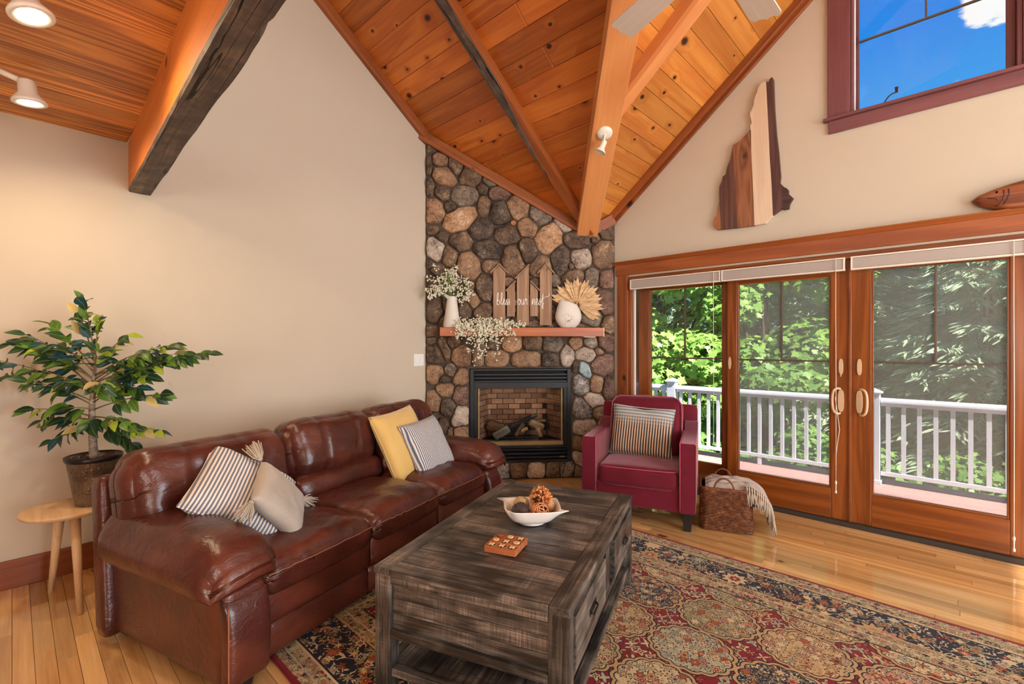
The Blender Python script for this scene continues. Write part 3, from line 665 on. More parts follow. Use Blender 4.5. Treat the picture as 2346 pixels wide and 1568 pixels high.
# ---------------- mantel
mt = thing('mantel_shelf', 'thick cherry wood mantel beam across the stone fireplace', 'mantel', mw=FFR @ Matrix.Translation((.95, 0, 1.473)))
MB().box(-.80, .788, -.20, .03, -.043, .043).build('beam', MANTEL('X'), mt, bevel=.005)
MB().box(.788, .80, -.20, .03, -.043, .043).build('end_grain', plain('pale_end_grain', S(226, 188, 140), .6), mt, bevel=.002)
MB().box(.60, .72, -.17, -.02, -.05, -.043).build('mounting_plate', WHITEP, mt, bevel=.001)

# ---------------- gas fireplace insert (local frame: x along wall, y into it)
gi = thing('gas_fireplace', 'black louvred gas fireplace insert with brick liner and logs behind glass', 'fireplace', mw=FFR @ Matrix.Translation((BT0, 0, BZ0)))
GW, GH = BT1 - BT0, BZ1 - BZ0
g = lambda nm, m, *d, bv=.003: box(nm, m, d, gi, bv)
g('frame_side', BLACKM, .004, .042, -.018, .03, .0, GH - .004); g('frame_side', BLACKM, GW - .042, GW - .004, -.018, .03, .0, GH - .004)
g('frame_top', BLACKM, .042, GW - .042, -.018, .03, GH - .024, GH - .004); g('frame_bottom', BLACKM, .042, GW - .042, -.018, .03, .0, .018)
for k in range(3):
    z = GH - .050 - k * .034
    MB().prism([(-.012, z), (-.02, z - .004), (-.020, z - .02), (-.006, z - .026), (.0, z - .01)], .046, GW - .046, lambda a, b, d: (d, a, b)).build('louver', BLACKM, gi, bevel=.001)
for k in range(3):
    z = .132 - k * .038
    MB().prism([(-.012, z), (-.02, z - .004), (-.020, z - .022), (-.006, z - .03), (.0, z - .01)], .046, GW - .046, lambda a, b, d: (d, a, b)).build('louver', BLACKM, gi, bevel=.001)
g('louver_backing', plain('soot_black', S(8, 8, 9), .8), .042, GW - .042, .028, .034, GH - .14, GH - .024, bv=0)
g('louver_backing', plain('soot_black', S(8, 8, 9), .8), .042, GW - .042, .028, .034, .018, .15, bv=0)
g('lintel', BLACKM, .042, GW - .042, -.022, .02, .738, GH - .140); g('door_stile', BLACKM, .042, .078, -.012, .02, .16, .74); g('door_stile', BLACKM, GW - .078, GW - .042, -.012, .02, .16, .74)
g('sill_rail', BLACKM, .042, GW - .042, -.024, .02, .136, .160)
g('pane', GLASS, .078, GW - .078, .0, .003, .16, .74, bv=0)
for x in (.27, .70): MB().lathe([(.0035, 0), (.004, .004), (.0, .006)], 8, (x, -.03, .148), 'Y').build('screw', plain('screw_steel', S(200, 200, 205), .3, metal=.9), gi)
MB().prism([(-.03, 0), (-.012, .008), (.012, .01), (.03, .004), (.016, -.006), (-.018, -.006)], -.003, 0).build('maker_badge', plain('badge_brass', S(120, 104, 84), .4, metal=.8), gi, mw=Matrix.Translation((.93, -.021, .045)))
# fire box: floor lip, walls, bricks
g('hearth_lip', plain('tan_hearth', S(196, 156, 108), .8), .078, GW - .078, .004, .06, .16, .20)
g('hearth_floor', plain('ash_floor', S(70, 58, 48), .95), .06, GW - .06, .06, .36, .16, .185, bv=0)
SH = plain('fire_mortar', S(58, 44, 36), .95)
MB().box(.05, GW - .05, .355, .37, .16, .76).build('back_wall', SH, gi)
g('roof_plate', plain('soot_black', S(8, 8, 9), .8), .05, GW - .05, .03, .37, .755, .765, bv=0)
BR = mat('fire_brick', lambda h: principled(h, h.val(h.ramp(h.noise(h.coord(), 30, 3, .6, 0, h.rnd() * 17.0) * .6 + h.rnd() * .5 - .05, [(.1, S(116, 80, 62)), (.5, S(158, 112, 86)), (.9, S(190, 144, 112))]), h.rnd() * .3 + .85), .9, h.bump(h.noise(h.coord(), 60, 3), .4, .004), .2))
bw, bh = .118, .052
bme = MB().box(-bw / 2, bw / 2, -.008, .008, -bh / 2, bh / 2).mesh('brick')
x0, x1, yb, yf = .19, GW - .19, .35, .06
for r_ in range(10):
    z = .20 + r_ * .057 + bh / 2
    for c_ in range(7):
        x = x0 - .02 + c_ * .124 + (.062 if r_ % 2 else 0)
        if x + bw / 2 > x1 + .06: break
        link('brick', bme, BR, gi, bevel=.003, seg=1, loc=(x, .352, z))
sl = Vector((x0 - .078, yb - yf - .03, 0)); La = sl.length; sang = math.atan2(sl.y, sl.x)
for sd_ in (0, 1):
    fr0 = Matrix.Translation((.078, .075, 0)) @ Matrix.Rotation(sang, 4, 'Z') if not sd_ else Matrix.Translation((GW - .078, .075, 0)) @ Matrix.Rotation(math.pi - sang, 4, 'Z')
    MB().box(-.02, La + .02, -.02 if sd_ else .008, -.008 if sd_ else .02, .16, .76).build('side_wall', SH, gi, mw=fr0)
    for r_ in range(10):
        z = .20 + r_ * .057 + bh / 2
        for c_ in range(3):
            link('brick', bme, BR, gi, bevel=.003, seg=1, mw=fr0 @ Matrix.Translation((.03 + c_ * .124 - (.062 if r_ % 2 else 0), 0, z)))
for x in (.084, GW - .10): g('liner_edge', plain('tan_hearth', S(196, 156, 108), .8), x, x + .014, .004, .05, .20, .74)
# grate and logs
gr = MB()
GRM = plain('dark_grate', S(26, 30, 34), .5, metal=.4)
for k in range(4): MB().tube([(.30 + k * .14, .10, .19), (.30 + k * .14, .10, .28), (.30 + k * .14, .115, .22), (.30 + k * .14, .26, .22)], .007, 6).build('grate_bar', GRM, gi)
MB().tube([(.27, .10, .225), (.76, .10, .225)], .007, 6).build('grate_bar', GRM, gi); MB().tube([(.27, .24, .215), (.76, .24, .215)], .007, 6).build('grate_bar', GRM, gi)
MB().tube([(.80, .12, .185), (.80, .12, .44)], .008, 6).build('fire_iron', GRM, gi)
def log_mat(name, c1, c2): return mat(name, lambda h: principled(h, h.ramp(h.noise(h.scale(h.coord(), (.25, 1, 1)), 34, 4, .65, .6), [(.3, c2), (.65, c1)]), .9, h.bump(h.noise(h.scale(h.coord(), (.25, 1, 1)), 30, 4, .7), .8, .012), .15))
LG = {'grey': log_mat('grey_log', S(170, 160, 142), S(70, 60, 50)), 'tan': log_mat('tan_log', S(206, 168, 124), S(110, 82, 58)), 'brown': log_mat('brown_log', S(140, 100, 74), S(48, 34, 28)), 'char': log_mat('charred_log', S(60, 62, 66), S(16, 18, 22))}
def log(a, b, r0, r1, m):
    a, b = Vector(a), Vector(b); fr = frame(a, b - a, (0, .3, 1)); L = (b - a).length
    n = 14; k = 9; vs = []; fs = []
    for i in range(k + 1):
        for j in range(n):
            t = 2 * math.pi * j / n; r = (r0 + (r1 - r0) * i / k) * (1 + .14 * noise.noise((i * .35 + a.x * 9, math.cos(t) * 1.6, math.sin(t) * 1.6)))
            r *= 1 - .12 * (i in (0, k)); vs.append((L * i / k, math.cos(t) * r, math.sin(t) * r))
    for i in range(k):
        for j in range(n): fs.append((i * n + j, i * n + (j + 1) % n, (i + 1) * n + (j + 1) % n, (i + 1) * n + j))
    fs += [tuple(range(n)), tuple(range(k * n, k * n + n))]
    MB().add(vs, fs).build('log', m, gi, True, mw=fr)
log((.19, .22, .34), (.36, .16, .30), .062, .052, LG['brown']); log((.255, .13, .225), (.40, .10, .32), .042, .046, LG['grey'])
log((.62, .13, .375), (.76, .16, .31), .036, .042, LG['tan']); log((.70, .12, .31), (.735, .10, .225), .03, .02, LG['tan'])
log((.42, .24, .30), (.72, .27, .43), .026, .022, LG['char']); log((.22, .29, .29), (.84, .29, .31), .045, .04, LG['char']); log((.47, .13, .235), (.56, .16, .35), .026, .02, LG['brown']); log((.53, .14, .28), (.60, .14, .31), .02, .018, LG['tan'])
em = MB(); re = random.Random(4)
for k in range(420):
    x, y_ = re.uniform(.14, .88), re.uniform(.065, .14); q = re.uniform(.003, .008)
    em.add([(x - q, y_, .186), (x + q, y_, .186), (x, y_ + q, .188), (x, y_, .188 + q * 1.4)], [(0, 1, 3), (1, 2, 3), (2, 0, 3)])
stuff(em.build('ember_bed', plain('glassy_ember', S(90, 92, 96), .3, var=.5, scale=300), gi))

# ---------------- light switch on the left wall
sw = thing('light_switch', 'white double rocker light switch on the wall beside the stone', 'switch', (XL, 2.72, 1.20))
MB().box(0, .006, -.058, .058, -.058, .058).build('plate', WHITEP, sw, bevel=.003)
for yy in (-.026, .026): MB().box(.006, .011, yy - .017, yy + .017, -.034, .034).build('rocker', WHITEP, sw, bevel=.002)
# ------------------------------------------------------------------ rug
RX0, RX1, RY0, RY1 = -2.62, 1.55, .765, 3.09
HX, HY = (RX1 - RX0) / 2, (RY1 - RY0) / 2
def fn_rug(h):
    co = h.coord(); x, y, z = h.xyz(co); wob = h.noise(co, 14, 2) - .5
    CREAM, TAN, OLIVE, NAVY, RED, ROSE, SAGE, INK, RUST = S(206, 180, 138), S(186, 150, 102), S(142, 128, 92), S(30, 34, 50), S(132, 22, 30), S(178, 122, 98), S(168, 166, 140), S(34, 24, 26), S(160, 84, 48)
    def flo(scale, rad, base, pal, off=0.0, petals=6, pw=.25):         # scattered florets over a base colour
        v = h.vec(x + off, y + off * .7, 0.0)
        d, c, p = h.voros(v, scale, ('Distance', 'Color', 'Position')); c = h.xyz(c)
        px, py, _ = h.xyz(p)
        ang = (y + off * .7 - py).atan2(x + off - px)
        dd = d * ((ang * petals).cos() * pw + 1.0)
        pc = h.ramp(c[0], [(i / len(pal), q) for i, q in enumerate(pal)], 'CONSTANT')
        col = h.mix(dd.lt(rad * 1.22), base, INK)
        col = h.mix(dd.lt(rad), col, pc)
        col = h.mix(dd.lt(rad * .5), col, h.ramp(c[1], [(0, RED), (.3, INK), (.5, CREAM), (.75, RUST)], 'CONSTANT'))
        return h.mix(dd.lt(rad * .2), col, CREAM)
    def vines(scale, base, vc, wd=.05):
        n = h.noise(co, scale, 1, .5, 1.2); return h.mix((n - .5).abs().lt(wd), base, vc)
    d = (HX - x.abs()).min(HY - y.abs()) + wob * .003
    # field: rows of lobed ovals
    CX_, CY_ = .372, .318
    gx, gy = x / CX_ + .35, y / CY_ + .12; ix, iy = gx.floor(), gy.floor(); fx, fy = gx.fract() - .5, gy.fract() - .5
    th = fy.atan2(fx); r = (fx * fx + fy * fy).sqrt() * 2.0
    rl = r - (th * 8.0).cos().abs() * .07 + .03
    pick = h.e('TexWhiteNoise', 0, {'Vector': h.vec(ix, iy, 0.0)}, noise_dimensions='3D')
    base = h.ramp(pick, [(0, CREAM), (.17, SAGE), (.34, TAN), (.50, NAVY), (.66, ROSE), (.80, OLIVE), (.9, CREAM)], 'CONSTANT')
    base = h.mix(h.noise(co, 60, 2).step(.5, .62) * .55, base, h.mix(.5, OLIVE, INK))
    inner = flo(23, .42, vines(44, base, CREAM, .03), [CREAM, ROSE, SAGE, TAN, RUST, CREAM], .3)
    out_ = flo(22, .42, RED, [CREAM, SAGE, TAN, CREAM], 1.7, 4, .4)
    field = h.mix(rl.lt(1.0), out_, h.mix(.0, inner, inner))
    field = h.mix(rl.band(.9, 1.0), field, TAN); field = h.mix(rl.band(.88, .91) , field, INK); field = h.mix(rl.band(.985, 1.02), field, INK)
    cream = flo(40, .42, vines(60, CREAM, OLIVE, .05), [RED, OLIVE, INK, ROSE, TAN], 2.3)
    cream = h.mix(h.noise(co, 90, 1).gt(.6), cream, OLIVE)
    navy = flo(5.2, .30, flo(19, .42, vines(18, NAVY, CREAM, .035), [CREAM, OLIVE, TAN, RUST, SAGE, NAVY], 4.1), [CREAM, TAN, ROSE, SAGE], 5.6, 9, .18)
    col = h.mix(d.lt(.455), field, INK); col = h.mix(d.lt(.447), col, cream); col = h.mix(d.lt(.385), col, CREAM); col = h.mix(d.lt(.378), col, cream)
    col = h.mix(d.lt(.335), col, TAN); col = h.mix(d.lt(.325), col, navy); col = h.mix(d.lt(.127), col, INK); col = h.mix(d.lt(.118), col, CREAM)
    col = h.mix(d.lt(.108), col, cream); col = h.mix(d.lt(.062), col, SAGE); col = h.mix(d.lt(.055), col, cream); col = h.mix(d.lt(.016), col, RED)
    pile = h.noise(co, 420, 2)
    return principled(h, h.val(col, pile * .7 + .62), .95, h.bump(pile, .5, .004), .08, sheen=.15)
RUGM = mat('oriental_rug_weave', fn_rug)
rug = MB()
def rugp(u, v):
    x, y = -HX + 2 * HX * u, -HY + 2 * HY * v
    return (x, y + .008 * noise.noise((x * 1.3, 0, 3)) * (abs(y) / HY) ** 4, .012)
rug.grid(rugp, 60, 36); n_ = len(rug.v)
rim = [i for i in range(61)] + [61 * j + 60 for j in range(1, 37)] + [61 * 36 + i for i in range(59, -1, -1)] + [61 * j for j in range(35, 0, -1)]
rug.v += [(rug.v[i][0] * 1.0015, rug.v[i][1] * 1.0015, .001) for i in rim]
rug.f += [(rim[k], rim[(k + 1) % len(rim)], n_ + (k + 1) % len(rim), n_ + k) for k in range(len(rim))]
rg = thing('area_rug', 'large oriental rug with red ground, ovals and navy floral border', 'rug', ((RX0 + RX1) / 2, (RY0 + RY1) / 2, 0))
rug.build('weave', RUGM, rg)
REDS = plain('red_selvage', S(122, 14, 34), .9, bump=.4, scale=400)
for s in (-1, 1):
    MB().tube([(-HX + 2 * HX * k / 40, s * (HY + .002), .007) for k in range(41)], .0055, 6, flat=.8).build('selvage', REDS, rg, True)

# ------------------------------------------------------------------ leather sofa (local x to the front, y along it)
sf = thing('leather_sofa', 'long brown leather three-seat sofa with padded arms and stitched cushions', 'sofa', (-2.699, 1.431, 0), D2R(16))
def wrk(p, amp, f=7.0, seed=0.0): return amp * noise.noise((p[0] * f + seed, p[1] * f, p[2] * f)) + amp * .5 * noise.noise((p[0] * f * 2.3, p[1] * f * 2.3 + seed, p[2] * f * 2.3))
def part(nm, me, loc, rot=(0, 0, 0), m=None): return link(nm, me, m or LEATHER, sf, loc=loc, rot=rot)
SEG = ((-.885, -.27), (-.27, .32), (.32, .885))
for k, (a, b) in enumerate(SEG):
    part('front_rail', puff(.05, (b - a) / 2, .085, .034, 8, lambda p, c: p + Vector((wrk(p, .004, 9, k), 0, 0))), (.372, (a + b) / 2, .268))
    part('base_rail', puff(.045, (b - a) / 2, .075, .03, 8), (.36, (a + b) / 2, .112))
box('deck', LEATHER, (-.40, .34, -.885, .885, .05, .34), sf, .01)
for k, (a, b) in enumerate(SEG):
    hy = (b - a) / 2
    def seatf(p, c, k=k, hy=hy):
        cx, cy, cz = c
        if p.z > -.03: p.z += .034 * (1 - cx * cx) * (1 - cy * cy) + wrk(p, .010, 9, k * 5)
        e = max(0, cx - .45) / .55
        if p.z > .03: p.z += -.02 * e * e + .016 * e * math.sin(p.y * 95 + 3 * noise.noise((p.y * 9, k, 0))) * (.4 + .6 * noise.noise((p.y * 14, k, 4)))
        sm = math.exp(-((cx - .02 + .1 * math.sin(cy * 2)) / .035) ** 2); p.z -= .0035 * sm * (p.z > 0)
        p.x += .010 * (1 - cy * cy) * (cx > .5) + wrk(p, .004, 16, 9 + k) * (cx > .7)
        ed = abs(cy) ** 6; p.z -= .018 * ed * (p.z > 0)
        return p
    s_ = part('seat_cushion', puff(.29, hy + .004, .085, .062, 26, seatf), (.155, (a + b) / 2, .385))
    MB().tube([(.452 - .008 + .010 * (1 - (j / 10 - 1) ** 2), hy * (j / 10 - 1) * .97 , .414 + .006 * noise.noise((j * .9, k, 2))) for j in range(21)], .0026, 5).build('seam', STITCH, s_, True, loc=(-.155 + .005, 0, -.385))
box('back_frame', LEATHER, (-.485, -.36, -1.045, 1.045, .05, .70), sf, .035, seg=4)
for s in (-1, 1): part('back_wing', puff(.05, .045, .36, .03, 8), (-.435, s * 1.035 - .015, .39), (0, D2R(-4), 0))
BSEG = ((-1.085, -.30), (-.30, .38), (.38, 1.05))
for k, (a, b) in enumerate(BSEG):
    hy = (b - a) / 2
    def backf(p, c, k=k, hy=hy):
        cx, cy, cz = c
        pl = sum(math.exp(-((cy - q) / .03) ** 2) for q in (-.36, .36)); 
        if cx > 0: p.x -= .016 * pl; p.x += .028 * (1 - cy ** 4) * (1 - cz * cz) + wrk(p, .012, 8, k * 3 + 1)
        ed = abs(cy) ** 8; p.z -= .035 * ed * (cz > 0); p.x -= .02 * ed * (cx > 0)
        lowp = max(0, -cz - .35); p.x += .010 * lowp * math.sin(p.y * 60 + 2 * noise.noise((p.y * 7, k, 1))) * (cx > 0)
        p.z += .006 * noise.noise((p.y * 9, k, 7)) * (cz > .7)
        return p
    part('back_cushion', puff(.135, hy + .004, .185, .10, 36, backf), (-.275, (a + b) / 2, (.69, .71, .716)[k]), (0, D2R(-13), 0))
    def lumb(p, c, k=k):
        cx, cy, cz = c
        pl = sum(math.exp(-((cy - q) / .035) ** 2) for q in (-.5, 0, .5)); p.x -= .010 * pl * (cx > 0)
        p.x += .012 * (1 - cz * cz) * (cx > 0) + wrk(p, .008, 12, k * 7) + .007 * math.sin(p.y * 70 + 3 * noise.noise((p.y * 6, k, 3))) * abs(cz) * (cx > 0)
        return p
    lo, hi = max(a, -.90), min(b, .90)
    part('lumbar_cushion', puff(.11, (hi - lo) / 2 + .003, .085, .07, 18, lumb), (-.195, (lo + hi) / 2, .50), (0, D2R(-10), 0))
for s in (-1, 1):
    part('arm_base', puff(.455, .088, .185, .03, 10, lambda p, c: p + Vector((0, wrk(p, .003, 6), 0))), (-.01, s * .967, .235))
    part('arm_front', puff(.028, .09, .175, .026, 8, lambda p, c: p + Vector((.012 * (1 - c[2] ** 2) * (c[0] > 0) - .03 * max(0, c[2]) ** 3, 0, 0))), (.44, s * .967, .225))
    MB().tube([(.468, s * 1.052, .07 + .30 * j / 8) for j in range(9)], .003, 5).build('seam', STITCH, sf, True)
    def padf(p, c, s=s):
        cx, cy, cz = c
        if cz > -.5: p.z += .03 * (1 - cy * cy) * (1 - .5 * cx * cx)
        fr_ = max(0, (cx - .45) / .55); p.z -= .055 * fr_ ** 2 * (cz > -.2); p.x += .02 * (1 - cy * cy) * (cx > .6)
        p.z += wrk(p, .005, 8, 3) ; p.z += .06 * max(0, -cx - .5) * (cz > 0)
        out = cy * s; p.z -= .035 * max(0, out) ** 2
        sm = math.exp(-((cx + .25) / .03) ** 2); p.z -= .005 * sm * (cz > 0)
        return p
    ap = part('arm_pad', puff(.43, .155, .09, .085, 24, padf), (.055, s * .985, .505))
for x in (-.42, .40):
    for y in (-.97, .97): MB().add([(x - .04, y - .04, .055), (x + .04, y - .04, .055), (x + .04, y + .04, .055), (x - .04, y + .04, .055), (x - .03, y - .03, 0), (x + .03, y - .03, 0), (x + .03, y + .03, 0), (x - .03, y + .03, 0)], [(0, 1, 2, 3), (7, 6, 5, 4), (0, 4, 5, 1), (1, 5, 6, 2), (2, 6, 7, 3), (3, 7, 4, 0)]).build('foot', BLACKFOOT, sf)

# ------------------------------------------------------------------ cushions
def pillow_mesh(wd, ht, th, dent=0, n=22, seed=0):
    m = MB()
    def side(sg):
        def f(u, v):
            a, b = u * 2 - 1, v * 2 - 1
            e = max(0, (1 - a ** 4) * (1 - b ** 4)) ** .45
            px = a * wd / 2 * (1 - .06 * (1 - b * b) * abs(a) ** 3); py = b * ht / 2 * (1 - .06 * (1 - a * a) * abs(b) ** 3)
            if dent: py -= dent * math.exp(-(a / .35) ** 2) * max(0, b) ** 3
            z = sg * th / 2 * e * (1 - .25 * dent * 6 * math.exp(-(a / .35) ** 2) * max(0, b)) + .006 * noise.noise((a * 3 + seed, b * 3, sg)) * e + .004 * noise.noise((a * 8, b * 8 + seed, sg)) * e
            return (px, py, z)
        return f
    m.grid(side(1), n, n); m.grid(side(-1), n, n)
    me = m.mesh('pillow', True, False); bm = bmesh.new(); bm.from_mesh(me); bmesh.ops.remove_doubles(bm, verts=bm.verts, dist=1e-4); bmesh.ops.recalc_face_normals(bm, faces=bm.faces); bm.to_mesh(me); bm.free()
    me.polygons.foreach_set('use_smooth', [True] * len(me.polygons)); return me
SFM = Matrix.Translation((-2.699, 1.431, 0)) @ Matrix.Rotation(D2R(16), 4, 'Z')
def quad_frame(base, c, xdir, ydir):          # pillow frame from centre, its width and height directions
    x = Vector(xdir).normalized(); y = Vector(ydir); y = (y - x * y.dot(x)).normalized(); z = x.cross(y)
    return base @ Matrix(((x.x, y.x, z.x, c[0]), (x.y, y.y, z.y, c[1]), (x.z, y.z, z.z, c[2]), (0, 0, 0, 1)))
def cushion(name, label, cat, me, m, mw, pm=None, wd=.4, ht=.4, group=None, piping=True):
    t = thing(name, label, cat, mw=mw, group=group)
    link('cover', me, m, t)
    if pm is not None:
        pts = []
        for a in range(80):
            q = a / 80 * 4; k = int(q); f = (q - k) * 2 - 1
            u, v = [(f, -1), (1, f), (-f, 1), (-1, -f)][k]
            pts.append((u * wd / 2 * (1 - .06 * (1 - v * v)), v * ht / 2 * (1 - .06 * (1 - u * u)), 0))
        MB().tube(pts + pts[:1], .0035, 5, False).build('piping', pm, t, True)
    return t
L_, T_, B_ = Vector((.03, -1.03, .70)), Vector((-.17, -.72, .83)), Vector((.24, -.71, .46))
cushion('throw_pillow', 'grey and cream ticking striped cushion against the near sofa arm', 'cushion', pillow_mesh(.44, .42, .15, seed=2), TICK, quad_frame(SFM, (T_ + B_) / 2, B_ - L_, T_ - L_), TICK, .44, .42)
L_, T_, B_ = Vector((.27, -.83, .67)), Vector((.04, -.60, .76)), Vector((.32, -.66, .46))
gp = cushion('throw_pillow', 'small oatmeal linen cushion with cream corner tassels', 'cushion', pillow_mesh(.31, .31, .105, seed=5), GREYF, quad_frame(SFM, (T_ + B_) / 2, B_ - L_, T_ - L_))
rt = random.Random(9)
for sx, sy in ((-1, -1), (1, -1), (1, 1), (-1, 1)):
    tm = MB(); base = Vector((sx * .150, sy * .150, 0)); d = Vector((sx, sy, 0)).normalized()
    inv = (gp.matrix_basis.to_3x3()).inverted(); down = (inv @ Vector((0, 0, -1))).normalized()
    dd = (d * 1.0 + down * (.9 if (sx, sy) == (-1, -1) else .25)).normalized()
    a1 = dd.orthogonal().normalized(); a2 = dd.cross(a1)
    for k in range(64):
        t = rt.random() * 6.283; q = rt.uniform(.3, 1); e = base + dd * rt.uniform(.085, .115) + (a1 * math.cos(t) + a2 * math.sin(t)) * .046 * q
        mid = base + dd * .04 + (a1 * math.cos(t) + a2 * math.sin(t)) * .026 * q
        tm.tube([base + dd * .006, mid, e], [.0026, .003, .0026], 4)
    tm.tube([base + dd * .012, base + dd * .018], .012, 8)
    stuff(tm.build('tassel', TASSEL, gp, True))
def lean(name, label, TL, TR, BL, th, m, pm, seed, dent=0):
    TL, TR, BL = Vector(TL), Vector(TR), Vector(BL); x, y = TR - TL, TL - BL
    return cushion(name, label, 'cushion', pillow_mesh(x.length, y.length, th, dent, seed=seed), m, quad_frame(SFM, TL + x / 2 - y / 2, x, y), pm, x.length, y.length)
lean('throw_pillow', 'mustard yellow velvet cushion leaning on the sofa back', (-.10, .17, .84), (-.12, .62, .875), (.10, .37, .43), .13, YELLOWF, YELLOWF, 7)
lean('throw_pillow', 'blue grey ticking striped cushion in front of the yellow one', (.02, .36, .78), (.0, .78, .80), (.19, .47, .44), .13, TICK2, TICK2, 8)

# ------------------------------------------------------------------ burgundy armchair (local x right, y back)
CA = D2R(20.4); cF = Vector((-1.735, 3.185, 0))
ch = thing('armchair', 'burgundy velvet armchair with track arms and rose piping by the glass door', 'armchair', cF, CA)
cp = lambda nm, me, loc, rot=(0, 0, 0), m=None: link(nm, me, m or VELVET, ch, loc=loc, rot=rot)
for s in (-1, 1):
    MB().prism([(0, .135), (0, .625), (.012, .637), (.56, .640), (.66, .70), (.74, .70), (.74, .135)], -.052, .052, lambda a, b, d: (d, a, b)).build('arm', VELVET, ch, bevel=.010, seg=3, loc=(s * .358, 0, 0))
    xs = s * .358 - .05 * s
    MB().tube([(s * .306, .003, .15), (s * .306, .003, .63), (s * .306, .02, .642), (s * .306, .55, .643)], .004, 6).build('piping', PIPING, ch, True)
    MB().tube([(s * .410, .003, .15), (s * .410, .003, .63)], .004, 6).build('piping', VELVET, ch, True)
box('front_rail', VELVET, (-.306, .306, .02, .10, .135, .30), ch, .008); box('seat_deck', VELVET, (-.306, .306, .1, .70, .135, .28), ch, .008)
cp('back_frame', puff(.405, .06, .35, .03, 10), (0, .75, .482), (D2R(-6), 0, 0))
cp('seat_cushion', puff(.300, .305, .075, .04, 16, lambda p, c: p + Vector((0, -.012 * (1 - c[0] ** 2) * (c[1] < -.5), .02 * (1 - c[0] ** 2) * (1 - c[1] ** 2) * (c[2] > 0)))), (0, .318, .352))
MB().tube([(-.296 + .592 * j / 16, .020 - .012 * (1 - (j / 8 - 1) ** 2) + .03 * abs(j / 8 - 1) ** 10, .418) for j in range(17)], .004, 6).build('piping', PIPING, ch, True)
MB().tube([(-.296 + .592 * j / 16, .018 - .012 * (1 - (j / 8 - 1) ** 2) + .03 * abs(j / 8 - 1) ** 10, .286) for j in range(17)], .004, 6).build('piping', VELVET, ch, True)
def cbk(p, c):
    p.y -= .03 * (1 - c[0] ** 2) * (1 - c[2] ** 2) * (c[1] < 0)
    if c[2] > .5 and abs(c[0]) > .75: p.z -= .05 * (abs(c[0]) - .75) * 4 * (c[2] - .5)
    return p
cp('back_cushion', puff(.295, .085, .245, .06, 16, cbk), (0, .60, .655), (D2R(-13), 0, 0))
arc = [(-.290, -.18), (-.290, .10), (-.285, .18), (-.262, .222), (-.22, .24), (0, .247), (.22, .24), (.262, .222), (.285, .18), (.290, .10), (.290, -.18)]
MB().tube([(x, -.078, z) for x, z in arc], .005, 6).build('piping', PIPING, ch, True, loc=(0, .60, .655), rot=(D2R(-13), 0, 0))
for sx in (-1, 1):
    for y in (.05, .72): MB().add([(x_ * .036 + sx * .352, y + y_ * .036, .14) for x_, y_ in ((-1, -1), (1, -1), (1, 1), (-1, 1))] + [(x_ * .024 + sx * .356, y + y_ * .024, 0) for x_, y_ in ((-1, -1), (1, -1), (1, 1), (-1, 1))], [(3, 2, 1, 0), (4, 5, 6, 7), (0, 1, 5, 4), (1, 2, 6, 5), (2, 3, 7, 6), (3, 0, 4, 7)]).build('leg', BLACKFOOT, ch, bevel=.004)
CHM = Matrix.Translation(cF) @ Matrix.Rotation(CA, 4, 'Z')
cushion('throw_pillow', 'black and tan striped cushion on the burgundy armchair', 'cushion', pillow_mesh(.50, .41, .14, .014, seed=12), PLAID, CHM @ Matrix.Translation((-.015, .415, .635)) @ Matrix.Rotation(D2R(74), 4, 'X') @ Matrix.Rotation(D2R(-3), 4, 'Z'), PLAID, .50, .41)

# ------------------------------------------------------------------ coffee table (local y along its length)
tb = thing('coffee_table', 'weathered dark wood coffee table with drawers and lower shelf', 'table', (-1.482, 1.678, .012), D2R(20.1))
tw, tl, th_ = .39, .63, .488
X_, Y_, Z_ = WEATH('X'), WEATH('Y'), WEATH('Z')
tbx = lambda nm, m, *d, bv=.003, p=None: box(nm, m, d, p or tb, bv)
for sx in (-1, 1):
    for sy in (-1, 1): tbx('leg', Z_, *sorted((sx * (tw - .075), sx * (tw - .004))), *sorted((sy * (tl - .062), sy * (tl - .004))), 0, th_ - .002)
for sx in (-1, 1): tbx('top_border', Y_, *sorted((sx * (tw - .072), sx * tw)), -tl, tl, th_ - .028, th_ + .0005)
for sy in (-1, 1): tbx('top_border', X_, -(tw - .073), tw - .073, *sorted((sy * (tl - .07), sy * tl)), th_ - .028, th_)
nb = 12; wdt = (2 * tl - .142) / nb
for k in range(nb):
    y0 = -tl + .071 + k * wdt
    tbx('top_board', X_, -(tw - .073), tw - .073, y0 + .0008, y0 + wdt - .0008, th_ - .026, th_ - .001 - .001 * (k % 2), bv=.0015)
for sy in (-1, 1):
    a = sy * (tl - .028); tbx('end_panel', X_, -(tw - .075), tw - .075, *sorted((a, sy * (tl - .045))), .255, th_ - .06)
    for q in range(3): z = .255 + q * .058; tbx('end_board', X_, -(tw - .076), tw - .076, *sorted((sy * (tl - .021), a)), z + .0008, z + .0572, bv=.001)
    tbx('end_rail', X_, -(tw - .075), tw - .075, *sorted((sy * (tl - .045), sy * (tl - .006))), th_ - .06, th_ - .028); tbx('end_rail', X_, -(tw - .075), tw - .075, *sorted((sy * (tl - .055), sy * (tl - .004))), .225, .257)
    tbx('shelf_rail', X_, -(tw - .075), tw - .075, *sorted((sy * (tl - .05), sy * (tl - .012))), .075, .105)
tbx('carcass', Y_, -(tw - .04), tw - .04, -(tl - .05), tl - .05, .245, th_ - .03)
